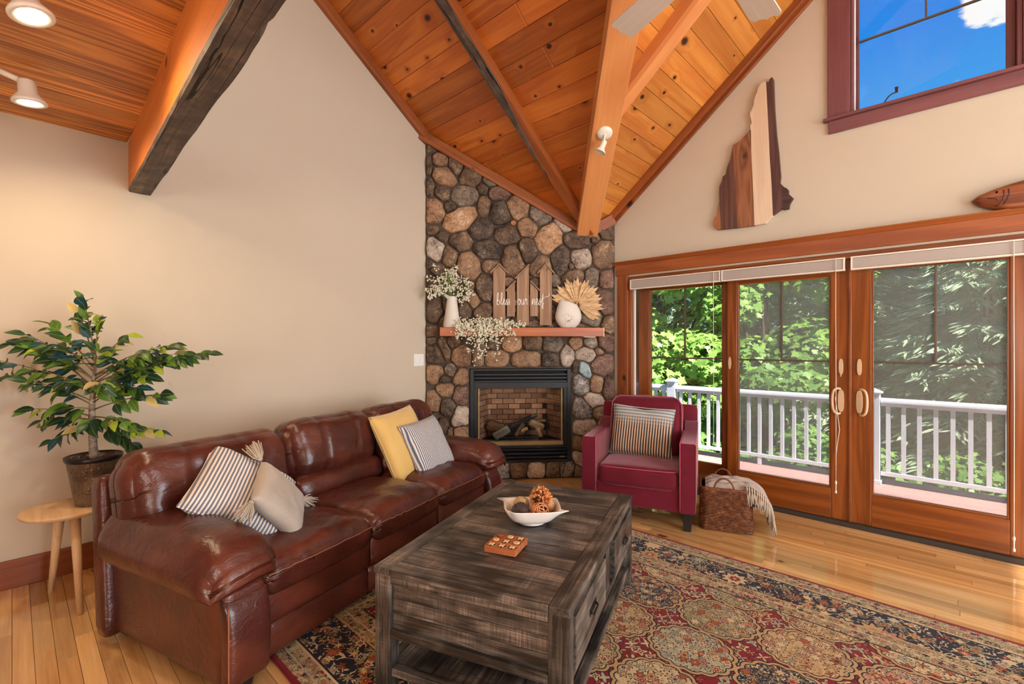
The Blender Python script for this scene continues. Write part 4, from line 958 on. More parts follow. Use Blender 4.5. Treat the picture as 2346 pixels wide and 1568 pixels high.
for sx in (-1, 1):
    tbx('side_rail', Y_, *sorted((sx * (tw - .05), sx * (tw - .006))), -(tl - .062), tl - .062, .225, .25); tbx('side_rail', Y_, *sorted((sx * (tw - .05), sx * (tw - .006))), -(tl - .062), tl - .062, th_ - .05, th_ - .028)
    tbx('shelf_rail', Y_, *sorted((sx * (tw - .05), sx * (tw - .012))), -(tl - .062), tl - .062, .075, .105)
    for a, b in ((-(tl - .066), -.10), (.10, tl - .066)):
        dr = tbx('drawer', Y_, *sorted((sx * (tw - .045), sx * (tw + .004))), a, b, .254, th_ - .054)
        MB().box(*sorted((sx * (tw + .0035), sx * (tw + .0065))), (a + b) / 2 - .05, (a + b) / 2 + .05, .335, .362).build('pull', plain('dark_bronze', S(46, 40, 36), .35, metal=.8), dr, bevel=.002)
        MB().tube([(sx * (tw + .006), (a + b) / 2 - .04, .348), (sx * (tw + .016), (a + b) / 2 - .034, .342), (sx * (tw + .016), (a + b) / 2 + .034, .342), (sx * (tw + .006), (a + b) / 2 + .04, .348)], .004, 6).build('pull', plain('dark_bronze', S(46, 40, 36), .35, metal=.8), dr, True)
    tbx('divider', Z_, *sorted((sx * (tw - .045), sx * (tw - .008))), -.035, .035, .25, th_ - .05)
for k in range(6):
    x0 = -(tw - .05) + k * (2 * (tw - .05) / 6); tbx('shelf_board', Y_, x0 + .001, x0 + 2 * (tw - .05) / 6 - .001, -(tl - .05), tl - .05, .082, .103, bv=.0015)
# ------------------------------------------------------------------ side table and ficus
stb = thing('side_table', 'small round pale wood side table with splayed legs beside the sofa', 'table', (-3.385, .205, 0))
MB().lathe([(.0, .472), (.16, .472), (.184, .480), (.193, .492), (.193, .498), (.188, .502), (.0, .502)], 48, caps=False).build('table_top', OAKT('X'), stb, True)
for (a, r_) in ((197, .215), (8, .195), (85, .21)):
    c, s = math.cos(D2R(a)), math.sin(D2R(a))
    MB().tube([(c * .10, s * .10, .474), (c * r_, s * r_, 0)], [.023, .013], 14).build('leg', OAKT('Z'), stb, True)
fc = thing('potted_ficus', 'artificial ficus tree with green leaves in a hammered bronze bucket', 'potted plant', (-3.365, .30, .502))
def fn_pot(h):
    co = h.coord(); d = h.voro(h.scale(co, (1, 1, .8)), 62, 'Distance'); n = h.noise(co, 9, 2)
    return principled(h, h.ramp(n, [(.3, S(84, 72, 64)), (.7, S(142, 124, 110))]), .34, h.bump(d.step(.0, .6) * -1.0, .6, .006), .5, metal=.6)
POT = mat('hammered_bronze', fn_pot)
MB().lathe([(.0, .0), (.074, .0), (.078, .006), (.1145, .238), (.119, .246), (.1195, .256), (.1145, .256), (.110, .24), (.106, .205), (.0, .205)], 48, caps=False).build('pot', POT, fc, True)
MB().lathe([(.1165, .232), (.1215, .240), (.1225, .256), (.1165, .259), (.112, .252)], 48, caps=False).build('pot_rim', plain('dark_bronze_rim', S(46, 42, 44), .35, metal=.7), fc, True)
MB().lathe([(.0, .212), (.05, .216), (.106, .208)], 24, caps=False).build('soil', plain('dark_moss', S(40, 46, 36), .95, bump=.9, var=.5, scale=60), fc, True)
BARK = mat('grey_bark', lambda h: principled(h, h.ramp(h.noise(h.scale(h.coord(), (1, 1, 2.2)), 30, 4, .6, .5), [(.3, S(92, 80, 70)), (.65, S(164, 148, 130))]), .85, h.bump(h.noise(h.scale(h.coord(), (1, 1, 2.5)), 40, 3), .6, .006), .2))
TW = plain('green_brown_twig', S(112, 92, 58), .7)
trunk = [(.012 * math.sin(z * 9), .008 * math.cos(z * 7), z) for z in [.21 + .58 * k / 12 for k in range(13)]]
MB().tube(trunk, [.021 - .014 * k / 12 for k in range(13)], 10).build('trunk', BARK, fc, True)
lm = MB(); lv = []
prof = [(0, 0), (.12, .30), (.3, .50), (.5, .50), (.7, .36), (.88, .15), (1.0, .0)]
for t, wd in prof:
    zz = .05 * math.sin(t * math.pi) - .10 * t * t
    lv += [(t, -wd * .5, zz + wd * .14), (t, 0, zz), (t, wd * .5, zz + wd * .14)]
lf_ = [(i * 3 + j, i * 3 + j + 1, i * 3 + j + 4, i * 3 + j + 3) for i in range(6) for j in range(2)]
def leafmat(name, c, c2):
    def fn(h):
        x, y, z = h.xyz(h.coord()); n = h.noise(h.coord(), 3, 2, .5, 0, h.rnd() * 9.0)
        col = h.val(h.mix(n, c, c2), h.rnd() * .5 + .75)
        col = h.mix((y.abs().lt(.012)) * .5, col, S(170, 180, 110))
        d = principled(h, col, .38, None, .4); tr = h.node('BsdfTranslucent', {'Color': col})
        m = h.nt.nodes.new('ShaderNodeMixShader'); m.inputs[0].default_value = .25; h.nt.links.new(d, m.inputs[1]); h.nt.links.new(tr.outputs[0], m.inputs[2]); return m.outputs[0]
    return mat(name, fn)
LEAFM = [leafmat('ficus_leaf_dark', S(30, 58, 36), S(52, 86, 48)), leafmat('ficus_leaf_mid', S(66, 104, 36), S(104, 140, 46)), leafmat('ficus_leaf_bright', S(140, 170, 40), S(190, 205, 66)), leafmat('ficus_leaf_blue', S(24, 62, 70), S(46, 88, 92)), leafmat('ficus_leaf_pale', S(206, 184, 128), S(186, 166, 96))]
LME = []
for m in LEAFM:
    me = MB().add(lv, lf_).mesh('leaf', True, False); me.materials.append(m); LME.append(me)
rl = random.Random(31); RT = Vector((.727, .686, 0)); FW = Vector((-.686, .727, 0))     # along the wall view and into it
# branch tips: (offset right, height above the pot base, depth, start height on the trunk)
TIPS = [(-0.45, 0.87, 0.02, 0.62), (-0.54, 0.77, -0.05, 0.58), (-0.41, 0.69, -0.1, 0.52), (-0.32, 0.51, -0.08, 0.46), (-0.22, 0.34, -0.02, 0.42), (0.24, 0.76, 0.02, 0.64), (0.43, 0.85, 0.05, 0.66), (0.63, 0.8, 0.06, 0.64), (0.32, 0.69, -0.02, 0.54), (0.39, 0.58, 0.04, 0.5), (0.26, 0.42, -0.06, 0.46), (0.19, 0.31, 0.05, 0.42), (0.32, 0.36, 0.1, 0.4), (-0.11, 1.02, 0.03, 0.76), (-0.06, 1.09, 0, 0.8), (0.02, 1.0, 0.02, 0.78), (-0.22, 0.96, -0.04, 0.72), (-0.15, 0.86, -0.08, 0.7), (-0.32, 0.81, 0.08, 0.6), (-0.5, 0.91, 0.1, 0.66), (0.09, 0.82, -0.1, 0.68), (0.13, 0.66, -0.12, 0.56), (-0.11, 0.52, -0.12, 0.5), (-0.26, 0.66, -0.14, 0.54), (-0.37, 0.43, 0.06, 0.44), (0.5, 0.77, -0.02, 0.6), (0.06, 0.44, -0.12, 0.46), (-0.15, 0.4, 0.08, 0.44), (0.16, 0.9, 0.04, 0.72), (-0.5, 0.86, 0.0, 0.66), (-0.36, 0.84, 0.04, 0.66), (0.34, 0.82, -0.02, 0.68), (0.52, 0.8, 0.03, 0.68), (0.26, 0.62, 0.0, 0.56), (-0.26, 0.72, -0.1, 0.6), (-0.08, 0.66, -0.14, 0.6)]
nl = 0
for (a, zt, b, z0) in TIPS:
    s = Vector((0, 0, z0)); e = RT * a * .93 + FW * b * .8 + Vector((0, 0, zt)); e.x = max(e.x, -.33); L = (e - s).length
    mid = s.lerp(e, .5) + Vector((0, 0, .10 * L))
    P = [((1 - t) ** 2) * s + 2 * t * (1 - t) * mid + t * t * e for t in [k / 8 for k in range(9)]]
    br = MB().tube(P, [.0045 - .0035 * k / 8 for k in range(9)], 5).build('branch', TW, fc, True)
    n = int(6 + L * 25)
    for k in range(n):
        t = .22 + .78 * (k + rl.random() * .6) / n; t = min(t, 1); p = ((1 - t) ** 2) * s + 2 * t * (1 - t) * mid + t * t * e
        d = (P[-1] - P[-3]).normalized(); sd_ = d.cross(Vector((0, 0, 1))).normalized() * (1 if k % 2 else -1)
        dr = (d * rl.uniform(.4, 1.0) + sd_ * rl.uniform(.2, .8) + Vector((rl.uniform(-.2, .2), rl.uniform(-.2, .2), rl.uniform(-.9, .1)))).normalized()
        nz = Vector((rl.uniform(-.5, .5), rl.uniform(-.5, .5), 1)) - FW * 1.3
        fr = frame(p + dr * .008, dr, (nz - dr * nz.dot(dr)).normalized()); sc_ = rl.uniform(.058, .098)
        wx = p.dot(RT)
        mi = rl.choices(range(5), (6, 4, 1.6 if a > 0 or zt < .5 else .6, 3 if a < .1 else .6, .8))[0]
        o = link('leaf', LME[mi], None, br, mw=fr @ Matrix.Diagonal((sc_, sc_, sc_, 1))); nl += 1

# ------------------------------------------------------------------ wicker basket and throw
BA = D2R(21.2); bk = thing('wicker_basket', 'brown woven wicker basket with two loop handles on the floor', 'basket', (-1.262, 3.66, 0), BA)
WICK = mat('brown_wicker', lambda h: principled(h, h.ramp(h.noise(h.coord(), 26, 4, .7), [(.3, S(58, 30, 18)), (.55, S(122, 70, 40)), (.78, S(184, 126, 82))]), .5, h.bump(h.noise(h.coord(), 90, 2), .3, .003), .4))
WICKD = plain('dark_wicker_core', S(40, 22, 16), .9)
bwx, bwy, bh = .178, .155, .295
def brect(f, u):        # rounded rectangle of the basket wall, u in 0..1
    q = u * 4; k = int(q) % 4; t = (q - int(q)) * 2 - 1; s = 1 - .0
    x, y = [(t, -1), (1, t), (-t, -1 + 2), (-1, -t)][k]
    r = .9 + .1 * (1 - max(abs(t) - .8, 0) / .2)
    return x * bwx * f * r, y * bwy * f * r
wv = MB(); NR = 27; NS = 96
for r_ in range(NR):
    f = 1.0 - .05 * (r_ / NR); z = .006 + (bh - .012) * (r_ + .5) / NR; pts = []
    for k in range(NS + 1):
        x, y = brect(f, (k % NS) / NS); o = .0016 * math.sin(math.pi * k * .5 + (math.pi if r_ % 2 else 0)); l = math.hypot(x, y); pts.append((x * (1 + o / l), y * (1 + o / l), z))
    wv.tube(pts, .0047, 5, False)
stuff(wv.build('weave', WICK, bk, True))
MB().grid(lambda u, v: (*brect(.965 - .05 * v, u % 1.0), .004 + (bh - .01) * v), 64, 2, True).build('lining', WICKD, bk)
MB().box(-bwx * .9, bwx * .9, -bwy * .9, bwy * .9, .002, .012).build('bottom', WICKD, bk)
for dz in (0, .012): MB().tube([(*brect(.955, (k % 64) / 64), bh + dz * .7) for k in range(65)], .009, 6, False).build('rim', WICK, bk, True)
for s in (-1, 1):
    MB().tube([(.068 * math.cos(a) - .012, s * bwy * .94, bh - .01 + .098 * math.sin(a)) for a in [math.pi * k / 16 for k in range(17)]], .0062, 8).build('handle', WICK, bk, True)
THROW = fabric('oatmeal_throw', S(200, 184, 170), S(146, 130, 120), 160, .3, .5)
tr = thing('throw_blanket', 'crumpled oatmeal throw blanket with fringe spilling from the basket', 'blanket', (-1.262, 3.66, 0), BA)
def thr(u, v):
    a, b = u * 2 - 1, v * 2 - 1
    x = a * .150 + .012; y = b * .128
    z = .322 + .036 * math.cos(a * 1.4) * math.cos(b * 1.5) + .020 * noise.noise((a * 2.4, b * 3.4, 1)) + .012 * math.sin(b * 16 + 3 * noise.noise((a * 1.5, b, 2))) * .6 - .03 * max(0, -b - .55) * 2 - .05 * max(0, abs(a) - .85) * (a < 0)
    return (x, y, z)
MB().grid(thr, 36, 36).build('folded_cloth', THROW, tr, True)
def drape(u, v):        # the part hanging over the right side
    b = v * 2 - 1; s = u
    if s < .3: x = .12 + s / .3 * .075; z = .338 + .012 * math.sin(s / .3 * 1.6) - .03 * (s / .3) ** 2
    else:
        q = (s - .3) / .7; x = .195 + .10 * math.sin(q * 1.35); z = .32 - .05 * q - .115 * q * q
    w_ = 1 - .1 * s
    return (x + .012 * math.sin(b * 13 + s * 3) * s, b * .135 * w_ - .035 * s, z + .012 * noise.noise((s * 3, b * 5, 7)))
MB().grid(drape, 20, 40).build('hanging_end', THROW, tr, True)
fg = MB(); rf = random.Random(17)
for k in range(44):
    b = -1 + 2 * (k + .5) / 44; p = Vector(drape(1.0, (b + 1) / 2)); kn = p + Vector((.004, rf.uniform(-.003, .003), -.022)); L = rf.uniform(.07, .12)
    fg.tube([p, kn], [.004, .006], 5)
    for q in range(3):
        e = kn + Vector((rf.uniform(-.012, .02), rf.uniform(-.018, .018), -L * rf.uniform(.8, 1))); fg.tube([kn, kn.lerp(e, .5) + Vector((rf.uniform(-.006, .006), rf.uniform(-.006, .006), 0)), e], [.004, .0036, .0026], 4)
for k in range(16):      # fringe along the front edge of the hanging end
    p = Vector(drape(.06 + .92 * k / 15, 0.0)); kn = p + Vector((.002, -.010, -.026))
    fg.tube([p + Vector((0, .006, .0)), kn], [.005, .006], 5)
    for q in range(3):
        e = kn + Vector((rf.uniform(-.012, .016), rf.uniform(-.012, .004), -rf.uniform(.07, .11))); fg.tube([kn, kn.lerp(e, .5) + Vector((rf.uniform(-.006, .006), 0, 0)), e], [.004, .0036, .0026], 4)
stuff(fg.build('fringe', TASSEL, tr, True))

# ------------------------------------------------------------------ bowl with decorative balls
TZ = .502
bo = thing('ceramic_bowl', 'white ceramic bowl with curled corners holding decorative balls', 'bowl', (-1.487, 1.712, TZ), D2R(46))
def bowl(u, v):
    a = u * 2 * math.pi; c, s = math.cos(a), math.sin(a)
    ex = .42 + .35 * (1 - v)
    sx, sy = math.copysign(abs(c) ** ex, c), math.copysign(abs(s) ** ex, s)
    R = .074 + .052 * v ** .7; corner = (abs(c * s) * 2) ** 10
    x, y = sx * R * 1.06, sy * R * .92
    sp = v ** 5 * corner
    if c * s < 0: x += sp * .050 * (1 if c > 0 else -1)      # two opposite corners curl outward
    else: x -= sp * .006 * (1 if c > 0 else -1); y -= sp * .01 * (1 if s > 0 else -1)
    return (x, y, .012 + .066 * v ** 1.4 + .004 * v ** 6 * abs(c) ** 3)
def bowl_in(u, v): 
    p = bowl(u, 1 - v); q = 1 - .05 * (1 if v > 0 else 0); return (p[0] * q, p[1] * q, p[2] + (.006 if v > 0 else .002))
bm_ = MB(); bm_.grid(bowl, 64, 12, True); bm_.grid(bowl_in, 64, 12, True)
n0 = 64 * 13; bm_.f.append(tuple(range(63, -1, -1))); bm_.f.append(tuple(n0 + 64 * 12 + k for k in range(64)))
bm_.f += [(64 * 12 + k, 64 * 12 + (k + 1) % 64, n0 + (k + 1) % 64, n0 + k) for k in range(64)]
bm_.build('body', WHITEC, bo, True)
MB().lathe([(.064, .013), (.067, .0), (.062, .0), (.060, .006)], 36, caps=False).build('foot_ring', WHITEC, bo, True)
BOM = Matrix.Translation((-1.487, 1.712, TZ)) @ Matrix.Rotation(D2R(46), 4, 'Z')
def ball(name, label, c, r, m, kind, grp='decorative balls in the bowl'):
    t = thing(name, label, 'ball', mw=BOM @ Matrix.Translation(c), group=grp)
    rb_ = random.Random(int(c[0] * 999))
    if kind == 'smooth': MB().lathe([(max(0, r * math.sin(math.pi * k / 16)), -r * math.cos(math.pi * k / 16)) for k in range(17)], 28, caps=False).build('shell', m, t, True)
    if kind == 'ribbed':
        MB().grid(lambda u, v: tuple((r * (1 + .045 * math.cos(u * 2 * math.pi * 18 + v * 7))) * q for q in (math.sin(math.pi * v) * math.cos(2 * math.pi * u), math.cos(math.pi * v), math.sin(math.pi * v) * math.sin(2 * math.pi * u))), 110, 20, True).build('shell', m, t, True)
    if kind in ('rattan', 'shaving'):
        cr = MB(); cr.lathe([(max(0, .8 * r * math.sin(math.pi * k / 10)), -.8 * r * math.cos(math.pi * k / 10)) for k in range(11)], 16, caps=False); cr.build('core', plain('dark_core', S(70, 36, 20), .9), t, True)
    if kind == 'rattan':
        sr = MB()
        for k in range(18):
            n = Vector((rb_.gauss(0, 1), rb_.gauss(0, 1), rb_.gauss(0, 1))).normalized(); a = n.orthogonal().normalized(); b = n.cross(a); h_ = rb_.uniform(-.35, .35) * r; q = math.sqrt(r * r - h_ * h_)
            sr.tube([n * h_ + (a * math.cos(x) + b * math.sin(x)) * q for x in [2 * math.pi * j / 28 for j in range(29)]], .0032, 5, False)
        stuff(sr.build('strands', m, t, True))
    if kind == 'shaving':
        sv = MB()
        for k in range(240):
            n = Vector((rb_.gauss(0, 1), rb_.gauss(0, 1), rb_.gauss(0, 1))).normalized(); a = n.orthogonal().normalized(); a = Matrix.Rotation(rb_.random() * 6.28, 3, n) @ a; b = n.cross(a)
            p = n * r * .72; l = r * rb_.uniform(.25, .42); w_ = r * .14; cur = rb_.uniform(-.3, .3)
            sv.add([p - b * w_, p + b * w_, p + n * l * .6 + b * w_ + a * l * cur, p + n * l * .6 - b * w_ + a * l * cur, p + n * l + b * w_ * .6 + a * l * cur * 2.4, p + n * l - b * w_ * .6 + a * l * cur * 2.4], [(0, 1, 2, 3), (3, 2, 4, 5)])
        stuff(sv.build('shavings', m, t))
    return t
CORK = mat('cream_cork', lambda h: principled(h, h.ramp(h.voro(h.coord(), 60, 'Distance'), [(.1, S(226, 198, 156)), (.5, S(186, 152, 108))]), .6, None, .3))
RIBB = plain('dark_ribbed_bark', S(66, 54, 50), .3, var=.3, scale=18)
RATT = plain('orange_rattan', S(206, 134, 84), .5, var=.25, scale=30)
SHAV = plain('orange_wood_shaving', S(220, 146, 84), .6, var=.35, scale=24)
ball('cork_ball', 'cream cork ball at the back left of the bowl', (-.048, .038, .066), .040, CORK, 'smooth')
ball('ribbed_ball', 'dark ribbed ball at the front left of the bowl', (-.056, -.038, .060), .043, RIBB, 'ribbed')
ball('rattan_ball', 'open orange rattan ball at the front of the bowl', (.034, -.042, .058), .042, RATT, 'rattan')
ball('shaving_ball', 'curled orange wood shaving ball on top of the pile', (.046, .012, .108), .050, SHAV, 'shaving')
ball('tan_ball', 'smooth tan ball at the back right of the bowl', (.086, .026, .060), .034, plain('tan_ball', S(186, 144, 102), .45, var=.2), 'smooth')

# ------------------------------------------------------------------ tic-tac-toe
tt = thing('tic_tac_toe_board', 'small orange wood tic-tac-toe board on the coffee table', 'board game', (-1.368, 1.414, TZ), D2R(21))
ROSEW = wood('rosewood_board', S(206, 130, 84), S(150, 76, 42), 'X', 2.5, 20, 0, .45, .05, .05, .8)
bs = .069; hr = .0165
bt = bmesh.new()
tbm = MB(); tbm.box(-bs, bs, -bs, bs, 0, .026); tbm.build('base', ROSEW, tt, bevel=.001)
0 and wall_holes('top_frame', ROSEW, -bs, bs, -bs, bs, .018, .026, [(-.046 * 1 + .046 * i - hr * .9, -.046 + .046 * i + hr * .9, -.046 + .046 * j - hr * .9, -.046 + .046 * j + hr * .9) for i in range(3) for j in range(3)], lambda u, v, n: (u, v, n))
wellshade = plain('dark_well', S(44, 22, 16), .9); OX = plain('pale_game_piece', S(230, 188, 130), .5); OX2 = plain('brown_game_piece', S(150, 76, 48), .5)  # dark discs stand in for the shade in round wells; nothing is recessed
LAY = ['XXX', 'OXO', 'OOX']
for j in range(3):
    for i in range(3):
        x, y = -.046 + .046 * i, -.046 + .046 * j; k = LAY[j][i]
        MB().lathe([(0, .0255), (hr, .0255), (hr, .0264), (0, .0264)], 22, (x, y, 0), caps=False).build('well', wellshade, tt)
        m = OX2 if (i, j) == (0, 2) else OX
        if k == 'O': MB().lathe([(.003, .0262), (.0138, .0262), (.0142, .028), (.0138, .0296), (.004, .0296), (.003, .028)], 20, (x, y, 0), caps=False).build('ring_piece', m, tt, True)
        else:
            cr = [(-.004, -.0135), (.004, -.0135), (.004, -.004), (.0135, -.004), (.0135, .004), (.004, .004), (.004, .0135), (-.004, .0135), (-.004, .004), (-.0135, .004), (-.0135, -.004), (-.004, -.004)]
            c45 = math.sqrt(.5); MB().prism([((a - b) * c45 + x, (a + b) * c45 + y) for a, b in cr], .0262, .0296, lambda a, b, d: (a, b, d)).build('cross_piece', m, tt, bevel=.001)
# ------------------------------------------------------------------ things on the mantel (local x along the wall, y into it)
MZ = 1.516
def on_mantel(t, d): p = FP0 + FT * t + nin * d; return (p.x, p.y, MZ)
PFL = mat('white_blossom', lambda h: principled(h, h.mix(h.noise(h.coord(), 90, 1), S(250, 246, 226), S(226, 220, 188)), .7, None, .2))
STEM = plain('pale_green_stem', S(120, 128, 74), .7)
DIST = mat('distressed_white', lambda h: principled(h, h.mix(h.noise(h.coord(), 22, 4, .65).step(.6, .68) * .5, S(224, 216, 204), S(168, 142, 118)), .6, h.bump(h.noise(h.coord(), 40, 3), .15, .003), .35))
pc = thing('metal_pitcher', 'tall tapered whitewashed pitcher vase on the left of the mantel', 'vase', on_mantel(.262, .112), FRZ)
MB().lathe([(.0, 0), (.084, 0), (.085, .004), (.0655, .14), (.047, .275), (.046, .288), (.049, .30), (.046, .30), (.044, .285), (.04, .26), (.0, .25)], 32, caps=False).build('body', DIST, pc, True)
MB().add([(-.030, -.034, .265), (-.125, 0, .352), (-.030, .034, .265), (-.020, -.044, .300), (-.020, .044, .300), (-.100, 0, .347)], [(0, 1, 3), (1, 2, 4), (0, 2, 1), (3, 1, 5), (1, 4, 5)]).build('spout', DIST, pc)
MB().tube([(.078 - .0005, 0, .045)] + [(.0765 * math.cos(a), .0765 * math.sin(a), .045) for a in [2 * math.pi * k / 32 for k in range(33)]], .0016, 5, False).build('band', plain('grey_band', S(120, 108, 96), .5), pc)
def blossoms(mb, pts, r, rnd):
    for p in pts:
        for q in range(rnd.choice((1, 2, 2, 3))):
            c = Vector(p) + Vector((rnd.gauss(0, r), rnd.gauss(0, r), rnd.gauss(0, r))); s = r * rnd.uniform(.55, 1.0)
            a = Matrix.Rotation(rnd.random() * 6.28, 3, 'Z') @ Matrix.Rotation(rnd.random() * 3, 3, 'X')
            vs = [c + a @ Vector(v) * s for v in ((1, 0, 0), (-1, 0, 0), (0, 1, 0), (0, -1, 0), (0, 0, 1), (0, 0, -1))]
            mb.add(vs, [(0, 2, 4), (2, 1, 4), (1, 3, 4), (3, 0, 4), (2, 0, 5), (1, 2, 5), (3, 1, 5), (0, 3, 5)])
rw = random.Random(41)
fb = thing('flower_bunch', 'spray of tiny white flowers standing in the pitcher', 'flowers', (on_mantel(.262, .112)[0], on_mantel(.262, .112)[1], MZ + .25), FRZ)
fl_ = MB(); st_ = MB(); base = Vector((-.01, 0, .02))
for k in range(78):
    side = rw.random()
    if side < .62: e = Vector((rw.gauss(-.02, .06), rw.gauss(-.02, .045), rw.uniform(.06, .33)))
    elif side < .82: e = Vector((rw.uniform(.08, .20), rw.gauss(-.03, .04), rw.uniform(-.05, .22)))
    else: e = Vector((rw.uniform(-.24, -.12), rw.gauss(-.05, .03), rw.uniform(.02, .22)))
    mid = base.lerp(e, .55) + Vector((0, 0, .05)); P = [((1 - t) ** 2) * base + 2 * t * (1 - t) * mid + t * t * e for t in [q / 5 for q in range(6)]]
    st_.tube(P, .0012, 3); 
    blossoms(fl_, [P[-1] + Vector((rw.gauss(0, .014), rw.gauss(0, .014), rw.gauss(0, .014))) for _ in range(rw.randint(2, 5))], .0125, rw)
for k in range(14):
    e = Vector((rw.uniform(-.10, -.03), rw.gauss(0, .02), rw.uniform(.16, .30))); st_.tube([base, base.lerp(e, .6) + Vector((0, 0, .03)), e], [.002, .004, .001], 4)
stuff(fl_.build('blossom', PFL, fb)); stuff(st_.build('stem', STEM, fb))
gd = thing('flower_garland', 'garland of tiny white flowers trailing over the mantel edge', 'flowers', on_mantel(.55, .12), FRZ)
fl_ = MB(); st_ = MB(); pts = []
for k in range(190):
    x = rw.uniform(-.27, .43); e = 1 - max(0, (x - .1) / .36); pts.append((x, rw.uniform(-.085, .06), rw.uniform(.01, .085 * (.35 + .65 * e))))
STR = [(-.25, -.035), (-.22, -.10), (-.14, -.14), (-.06, -.34), (-.02, -.22), (.03, -.25), (.05, -.13), (.10, -.10), (.15, -.31), (.17, -.12), (.22, -.09), (.30, -.10), (-.10, -.24), (.0, -.10), (-.18, -.06), (-.02, -.29)]
for x, zb in STR:
    top = Vector((x * .8, -.085, .03)); P = []
    for q in range(9):
        t = q / 8; P.append(Vector((x * .8 + .2 * x * t + .012 * noise.noise((x * 9, t * 3, 0)), -.085 - .035 * math.sin(min(1, t * 2) * 1.57) + .012 * t, .03 + (zb - .03) * t ** 1.3)))
    st_.tube(P, .0012, 3)
    for q in range(1, 9):
        for _ in range(3 if q < 6 else 2): pts.append(P[q] + Vector((rw.gauss(0, .016), rw.gauss(0, .010), rw.gauss(0, .012))))
for k in range(26):
    x = rw.uniform(-.3, .42); st_.tube([(x, rw.uniform(-.05, .03), .006), (x + rw.uniform(-.06, .06), -.03, .04), (x + rw.uniform(-.1, .1), rw.uniform(-.08, .03), .07)], .0012, 3)
blossoms(fl_, pts, .0125, rw)
stuff(fl_.build('blossom', PFL, gd)); stuff(st_.build('stem', STEM, gd))

sg = thing('birdhouse_sign', 'wooden birdhouse plank sign lettered bless our nest on the mantel', 'sign', on_mantel(.965, .055), FRZ)
KS = 4.665 / 4.72
sx_ = lambda t: (.419 + (t - .419) * KS) - .965
szz = lambda z: 1.35 + (z - 1.35) * KS - MZ
def bd(pts, d0=-.010, d1=.008): return MB().prism([(sx_(a), szz(b)) for a, b in pts], d0, d1).build('board', SIGNW('Z'), sg, bevel=.0015)
bd([(.668, 1.545), (.79, 1.545), (.79, 2.08), (.729, 2.145), (.668, 2.08)]); bd([(.807, 1.632), (.887, 1.632), (.887, 1.97), (.807, 1.89)]); bd([(.907, 1.545), (1.029, 1.545), (1.029, 2.14), (.907, 2.02)])
bd([(1.04, 1.637), (1.119, 1.637), (1.119, 1.90), (1.04, 1.978)]); bd([(1.14, 1.545), (1.262, 1.545), (1.262, 2.085), (1.201, 2.155), (1.14, 2.085)])
def roof(a, b):
    A, B = Vector((sx_(a[0]), szz(a[1]))), Vector((sx_(b[0]), szz(b[1]))); n = Vector((-(B - A).y, (B - A).x)).normalized() * .013
    if n.y < 0: n = -n
    MB().prism([tuple(A), tuple(B), tuple(B + n), tuple(A + n)], -.024, .012).build('roof_slat', SIGNW('X'), sg, bevel=.001)
roof((.645, 2.062), (.735, 2.152)); roof((.723, 2.152), (.813, 2.062)); roof((.797, 1.882), (.899, 1.984)); roof((.893, 2.008), (1.036, 2.150)); roof((1.036, 1.986), (1.138, 1.886)); roof((1.117, 2.062), (1.207, 2.162)); roof((1.195, 2.162), (1.285, 2.062))
MB().box(sx_(.68), sx_(1.25), .008, .016, szz(1.745), szz(1.80)).build('cross_batten', SIGNW('X'), sg, bevel=.001)
MB().box(sx_(.70), sx_(1.31), -.035, .03, -.002, .012).build('base', plain('black_base', S(22, 20, 22), .6), sg, bevel=.002)
# script lettering, strokes in units of x height
GLY = {'b': ([(0, 0), (.12, .6), (.30, 1.7), (.22, 2.05), (.10, 1.7), (.06, .6), (.12, .08), (.36, .05), (.48, .45), (.36, .8), (.14, .62)], .62), 'l': ([(0, .3), (.25, 1.1), (.32, 1.8), (.22, 2.1), (.12, 1.6), (.10, .5), (.2, .03), (.42, .3)], .42), 'e': ([(0, .35), (.25, .55), (.32, .85), (.18, .98), (.06, .6), (.14, .06), (.42, .25)], .44),
       's': ([(0, .1), (.22, .7), (.26, 1.02), (.2, .75), (.34, .4), (.22, .02), (.06, .1)], .38), 'o': ([(.3, .95), (.1, .8), (.04, .35), (.2, .03), (.42, .3), (.42, .75), (.28, .97), (.34, .72), (.56, .8)], .56), 'u': ([(0, .9), (.04, .25), (.18, .02), (.36, .35), (.42, .95), (.4, .2), (.56, .1)], .56),
       'r': ([(0, .1), (.12, .85), (.2, 1.05), (.24, .85), (.4, .88), (.38, .3), (.5, .06)], .52), 'n': ([(0, .0), (.06, .95), (.1, .1), (.24, .85), (.4, .9), (.4, .15), (.54, .1)], .56), 't': ([(.0, .3), (.2, 1.0), (.3, 1.75), (.24, .5), (.3, -.35), (.2, -.5), (.12, -.2), (.42, .3)], .44)}
WHT = plain('white_lettering', S(250, 246, 238), .6)
def write(word, x0, z0, s):
    x = x0
    for k, chh in enumerate(word):
        P, ad = GLY[chh]; pts = [Vector((x + a * s, -.0115, z0 + b * s)) for a, b in P]; q = []
        for i in range(len(pts) - 1):
            p0, p1, p2, p3 = pts[max(i - 1, 0)], pts[i], pts[i + 1], pts[min(i + 2, len(pts) - 1)]
            for j in range(4):
                t = j / 4; q.append(.5 * ((2 * p1) + (p2 - p0) * t + (2 * p0 - 5 * p1 + 4 * p2 - p3) * t * t + (3 * p1 - p0 - 3 * p2 + p3) * t ** 3))
        q.append(pts[-1]); MB().tube(q, .0030, 5, flat=1.0).build('letter', WHT, sg, True); x += ad * s
    return x
s_ = .056; zz0 = szz(1.748)
write('bless', sx_(.703), zz0, .0585); write('our', sx_(.912), zz0, .063); write('nest', sx_(1.058), zz0, .066)
